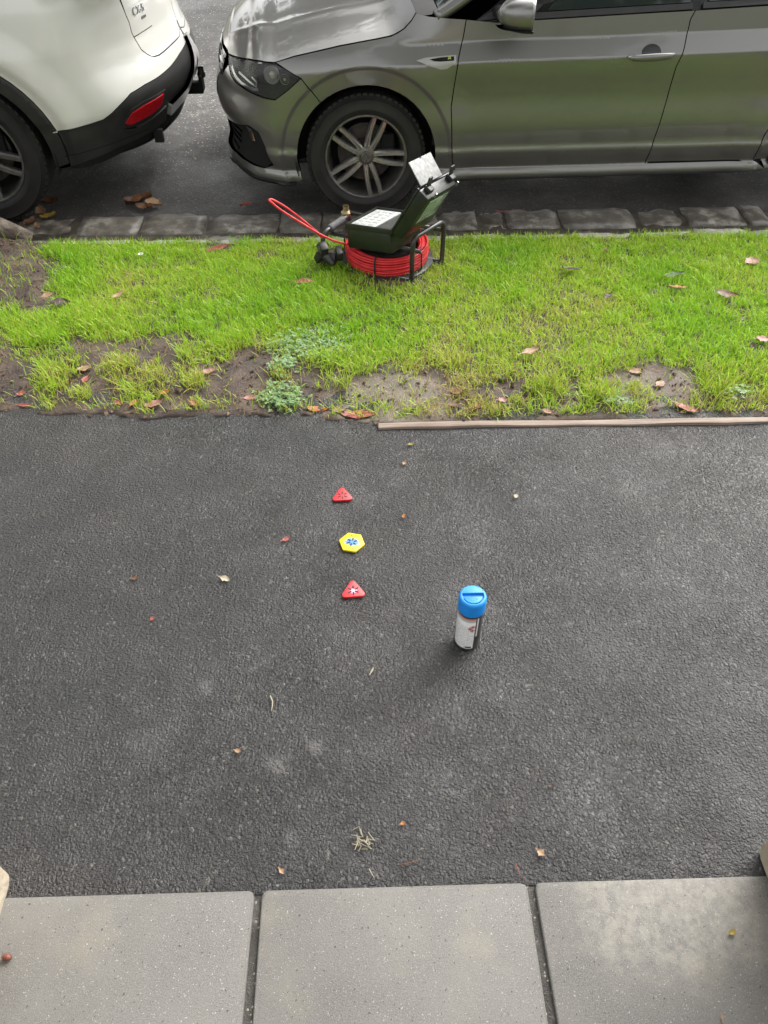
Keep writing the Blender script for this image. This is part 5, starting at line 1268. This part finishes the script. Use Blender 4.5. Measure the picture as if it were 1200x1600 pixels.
for i, (px_, py_, ln, wr, an, cu, fo, co, wh, gr, lab) in enumerate(LEAVES):
    p = surf(px_, py_, wh); dep = (p - EYE).dot(_f); L_ = ln / FPX * dep * .92
    o = bpy.data.objects.new('fallen_leaf' if wh in ('gr', 'ed', 'gu') else 'leaf_scrap', leaf_mesh(L_, L_ * wr * (1.35 if wh != 'pv' else 1.1), cu * .6, fo * (.55 if wh != 'gu' else 1), .02, i, LM[co]))
    o.location = p; tl = .35 if wh in ('gr', 'ed') else .06
    o.rotation_euler = (random.uniform(-.12, .12) + (tl if wh == 'gr' else 0) * .6, random.uniform(-.15, .15), R(an) + .03); link(o)
    tag(o, lab, 'leaf', gr)
def stick(name, pts, r0, m, label, cat='twig', group=None):
    mb = MB(); n = len(pts); k = crom([surf(*q, 'as') + Vector((0, 0, .0015 + .002 * (i % 2))) for i, q in enumerate(pts)], 4)
    mb.tube(k, [r0 * (1 - .5 * i / len(k)) for i in range(len(k))], 6); return tag(mb.build(name, m, None, True), label, cat, group)
stick('dry_stalk', [(422, 1088), (426, 1098), (424, 1112)], .0022, LM['pale'], 'pale curved stalk lying on the asphalt at lower left', 'stalk')
stick('twig', [(623, 1352), (640, 1349), (654, 1344)], .0014, LM['brown'], 'thin brown twig on the asphalt above the middle paver')
stick('dry_stalk', [(577, 1358), (581, 1366), (585, 1373)], .0011, LM['pale'], 'short straw on the asphalt right of the small tan chip', 'stalk')
stick('twig', [(806, 1350), (811, 1364), (812, 1374)], .0010, LM['red'], 'thin reddish twig beside the right paver joint')
r = random.Random(5); mb = MB()
for _ in range(26):
    c = on_z(565 + r.gauss(0, 7), 1313 + r.gauss(0, 6), .004 + r.uniform(0, .008)); a = r.uniform(0, 6.28); d = Vector((math.cos(a), math.sin(a), r.uniform(-.2, .5))) * r.uniform(.004, .013); mb.tube([c - d, c + d], .0009, 4)
tag(mb.build('straw_clump', LM['pale']), 'small clump of dry straw on the asphalt above the middle paver', 'straw', kind='stuff')
p = on_z(12, 1497, .010); mb = MB().lathe([(.001, 0), (.006, .001), (.0085, .005), (.007, .010), (.003, .0125), (.0005, .013)], 10); V = [(v[0] * 1.25 + .0015 * math.sin(9 * v[1] * 100), v[1] * .8, v[2]) for v in mb.v]
b = mobj('dried_berry', V, mb.f, leaf_mat('berry_red', (.20, .035, .022), (.34, .14, .09))); b.location = p; tag(b, 'shrivelled red berry on the left paver', 'berry')
p = surf(220, 397, 'gr'); fl = empty('daisy', p); tag(fl, 'single white daisy flowering in the left-hand lawn', 'flower'); wp = mat('petal_white', (.78, .78, .74), .6)
for k in range(9):
    a = k * 2 * math.pi / 9; d = Vector((math.cos(a), math.sin(a), .15)); s_ = Vector((-math.sin(a), math.cos(a), 0)); mobj('petal', [d * .003, d * .009 + s_ * .003, d * .014, d * .009 - s_ * .003], [(0, 1, 2, 3)], wp, fl, False)
MB().lathe([(.0005, .004), (.003, .003), (.004, 0)], 10).build('flower_centre', LM['yellow'], fl, True)

# ================================================================== TREES
M['bark'] = mat('bark', (.055, .040, .030), .85, var=(.17, .14, .11), vscale=14, bump=1.0, bscale=30, bdist=.02)
M['leaf_far'] = mat('tree_leaf', (.045, .075, .018), .5, var=(.07, .105, .03), vscale=2)
def crown_mesh(n, rx, rz, leaf, seed):
    r = np.random.default_rng(seed); k = 34; cl = r.normal(0, 1, (k, 3)); cl /= np.linalg.norm(cl, axis=1)[:, None]; cl *= (r.random((k, 1)) ** .4) * .82
    idx = r.integers(0, k, n); P = cl[idx] + r.normal(0, .17, (n, 3)); P *= np.array([rx, rx, rz]); a = r.normal(0, 1, (n, 3)); a /= np.linalg.norm(a, axis=1)[:, None]; b = r.normal(0, 1, (n, 3)); b -= a * (a * b).sum(1)[:, None]; b /= np.linalg.norm(b, axis=1)[:, None]
    s_ = leaf * r.uniform(.6, 1.3, (n, 1)); V = np.stack([P - a * s_, P + b * s_ * .5, P + a * s_, P - b * s_ * .5], 1).reshape(-1, 3)
    me = bpy.data.meshes.new('crown'); me.from_pydata(V.tolist(), [], [(4 * i, 4 * i + 1, 4 * i + 2, 4 * i + 3) for i in range(n)]); me.materials.append(M['leaf_far']); return me, cl * np.array([rx, rx, rz])
def tree(loc, h, rx, rz, label, seed, n=5200, leaf=.14, tr=.2, roots=False):
    t = empty('street_tree', loc); tag(t, label, 'tree', 'street trees'); me, cl = crown_mesh(n, rx, rz, leaf, seed); c = link(bpy.data.objects.new('crown', me), t); c.location = (0, 0, h)
    r = random.Random(seed); mb = MB(); top = Vector((r.uniform(-.3, .3), r.uniform(-.3, .3), h * .62))
    pts = crom([(0, 0, -.15), (0, 0, .0), (.03, .02, .3), (r.uniform(-.1, .1), r.uniform(-.1, .1), h * .35), tuple(top)], 5); k = len(pts)
    mb.tube(pts, [tr * (1.9 - .9 * min(1, i / 8)) * (1 - .45 * i / k) for i in range(k)], 14); mb.build('trunk', M['bark'], t, True)
    for q in cl[::4]:
        e = Vector(q) + Vector((0, 0, h)); mid = top.lerp(e, .5) + Vector((0, 0, -.2)); MB().tube(crom([top - Vector((0, 0, .6)), mid, e], 4), [tr * .4 * (1 - .09 * i) for i in range(9)], 7).build('limb', M['bark'], t, True)
    return t
lt = tree((-2.16, 3.46, -.06), 6.6, 3.3, 2.0, 'street tree on the left of the lawn, only its root showing behind the white car', 4, 8000, .13, .17)
for pts, r0 in (([(-2.05, 3.50, .10), (-1.86, 3.58, .02), (-1.72, 3.61, -.06), (-1.62, 3.63, -.12)], .075), ([(-2.05, 3.35, .05), (-1.8, 3.2, -.02), (-1.6, 2.95, -.06)], .05), ([(-1.95, 3.1, .0), (-1.62, 2.62, .045), (-1.50, 2.42, .05), (-1.43, 2.28, .015), (-1.38, 2.2, -.03)], .05)):
    k = crom([Vector(p) - Vector((-2.16, 3.46, -.06)) for p in pts], 5); MB().tube(k, [r0 * (1 - .55 * i / len(k)) for i in range(len(k))], 10).build('root', M['bark'], lt, True)
for i, (x, y, h, rx, rz) in enumerate(((-6.5, 15.5, 5.6, 3.0, 3.0), (-1.6, 13.9, 7.6, 4.3, 3.4), (4.6, 15.8, 5.2, 2.8, 2.8), (10.5, 16.5, 6.4, 3.2, 3.4))):
    tree((x, y, -.1), h, rx, rz, ('leafy tree across the road farthest left, mirrored at the bonnet tip', 'tallest leafy tree across the road, mirrored in the middle of the bonnet', 'leafy tree across the road mirrored at the windscreen base', 'leafy tree across the road farthest right')[i], 20 + i, 9000 if i == 1 else 4600, .20, .22)
tree((2.3, -.3, -.1), 5.6, 2.0, 1.5, 'added garden tree out of view right of the gate piers, its crown shading the near paving', 31, 6500, .13, .14)  # unseen tree, added for its shade over the near paving
sheet('far_verge', -80, 80, 12.6, 30, -.12, M['far_ground'])
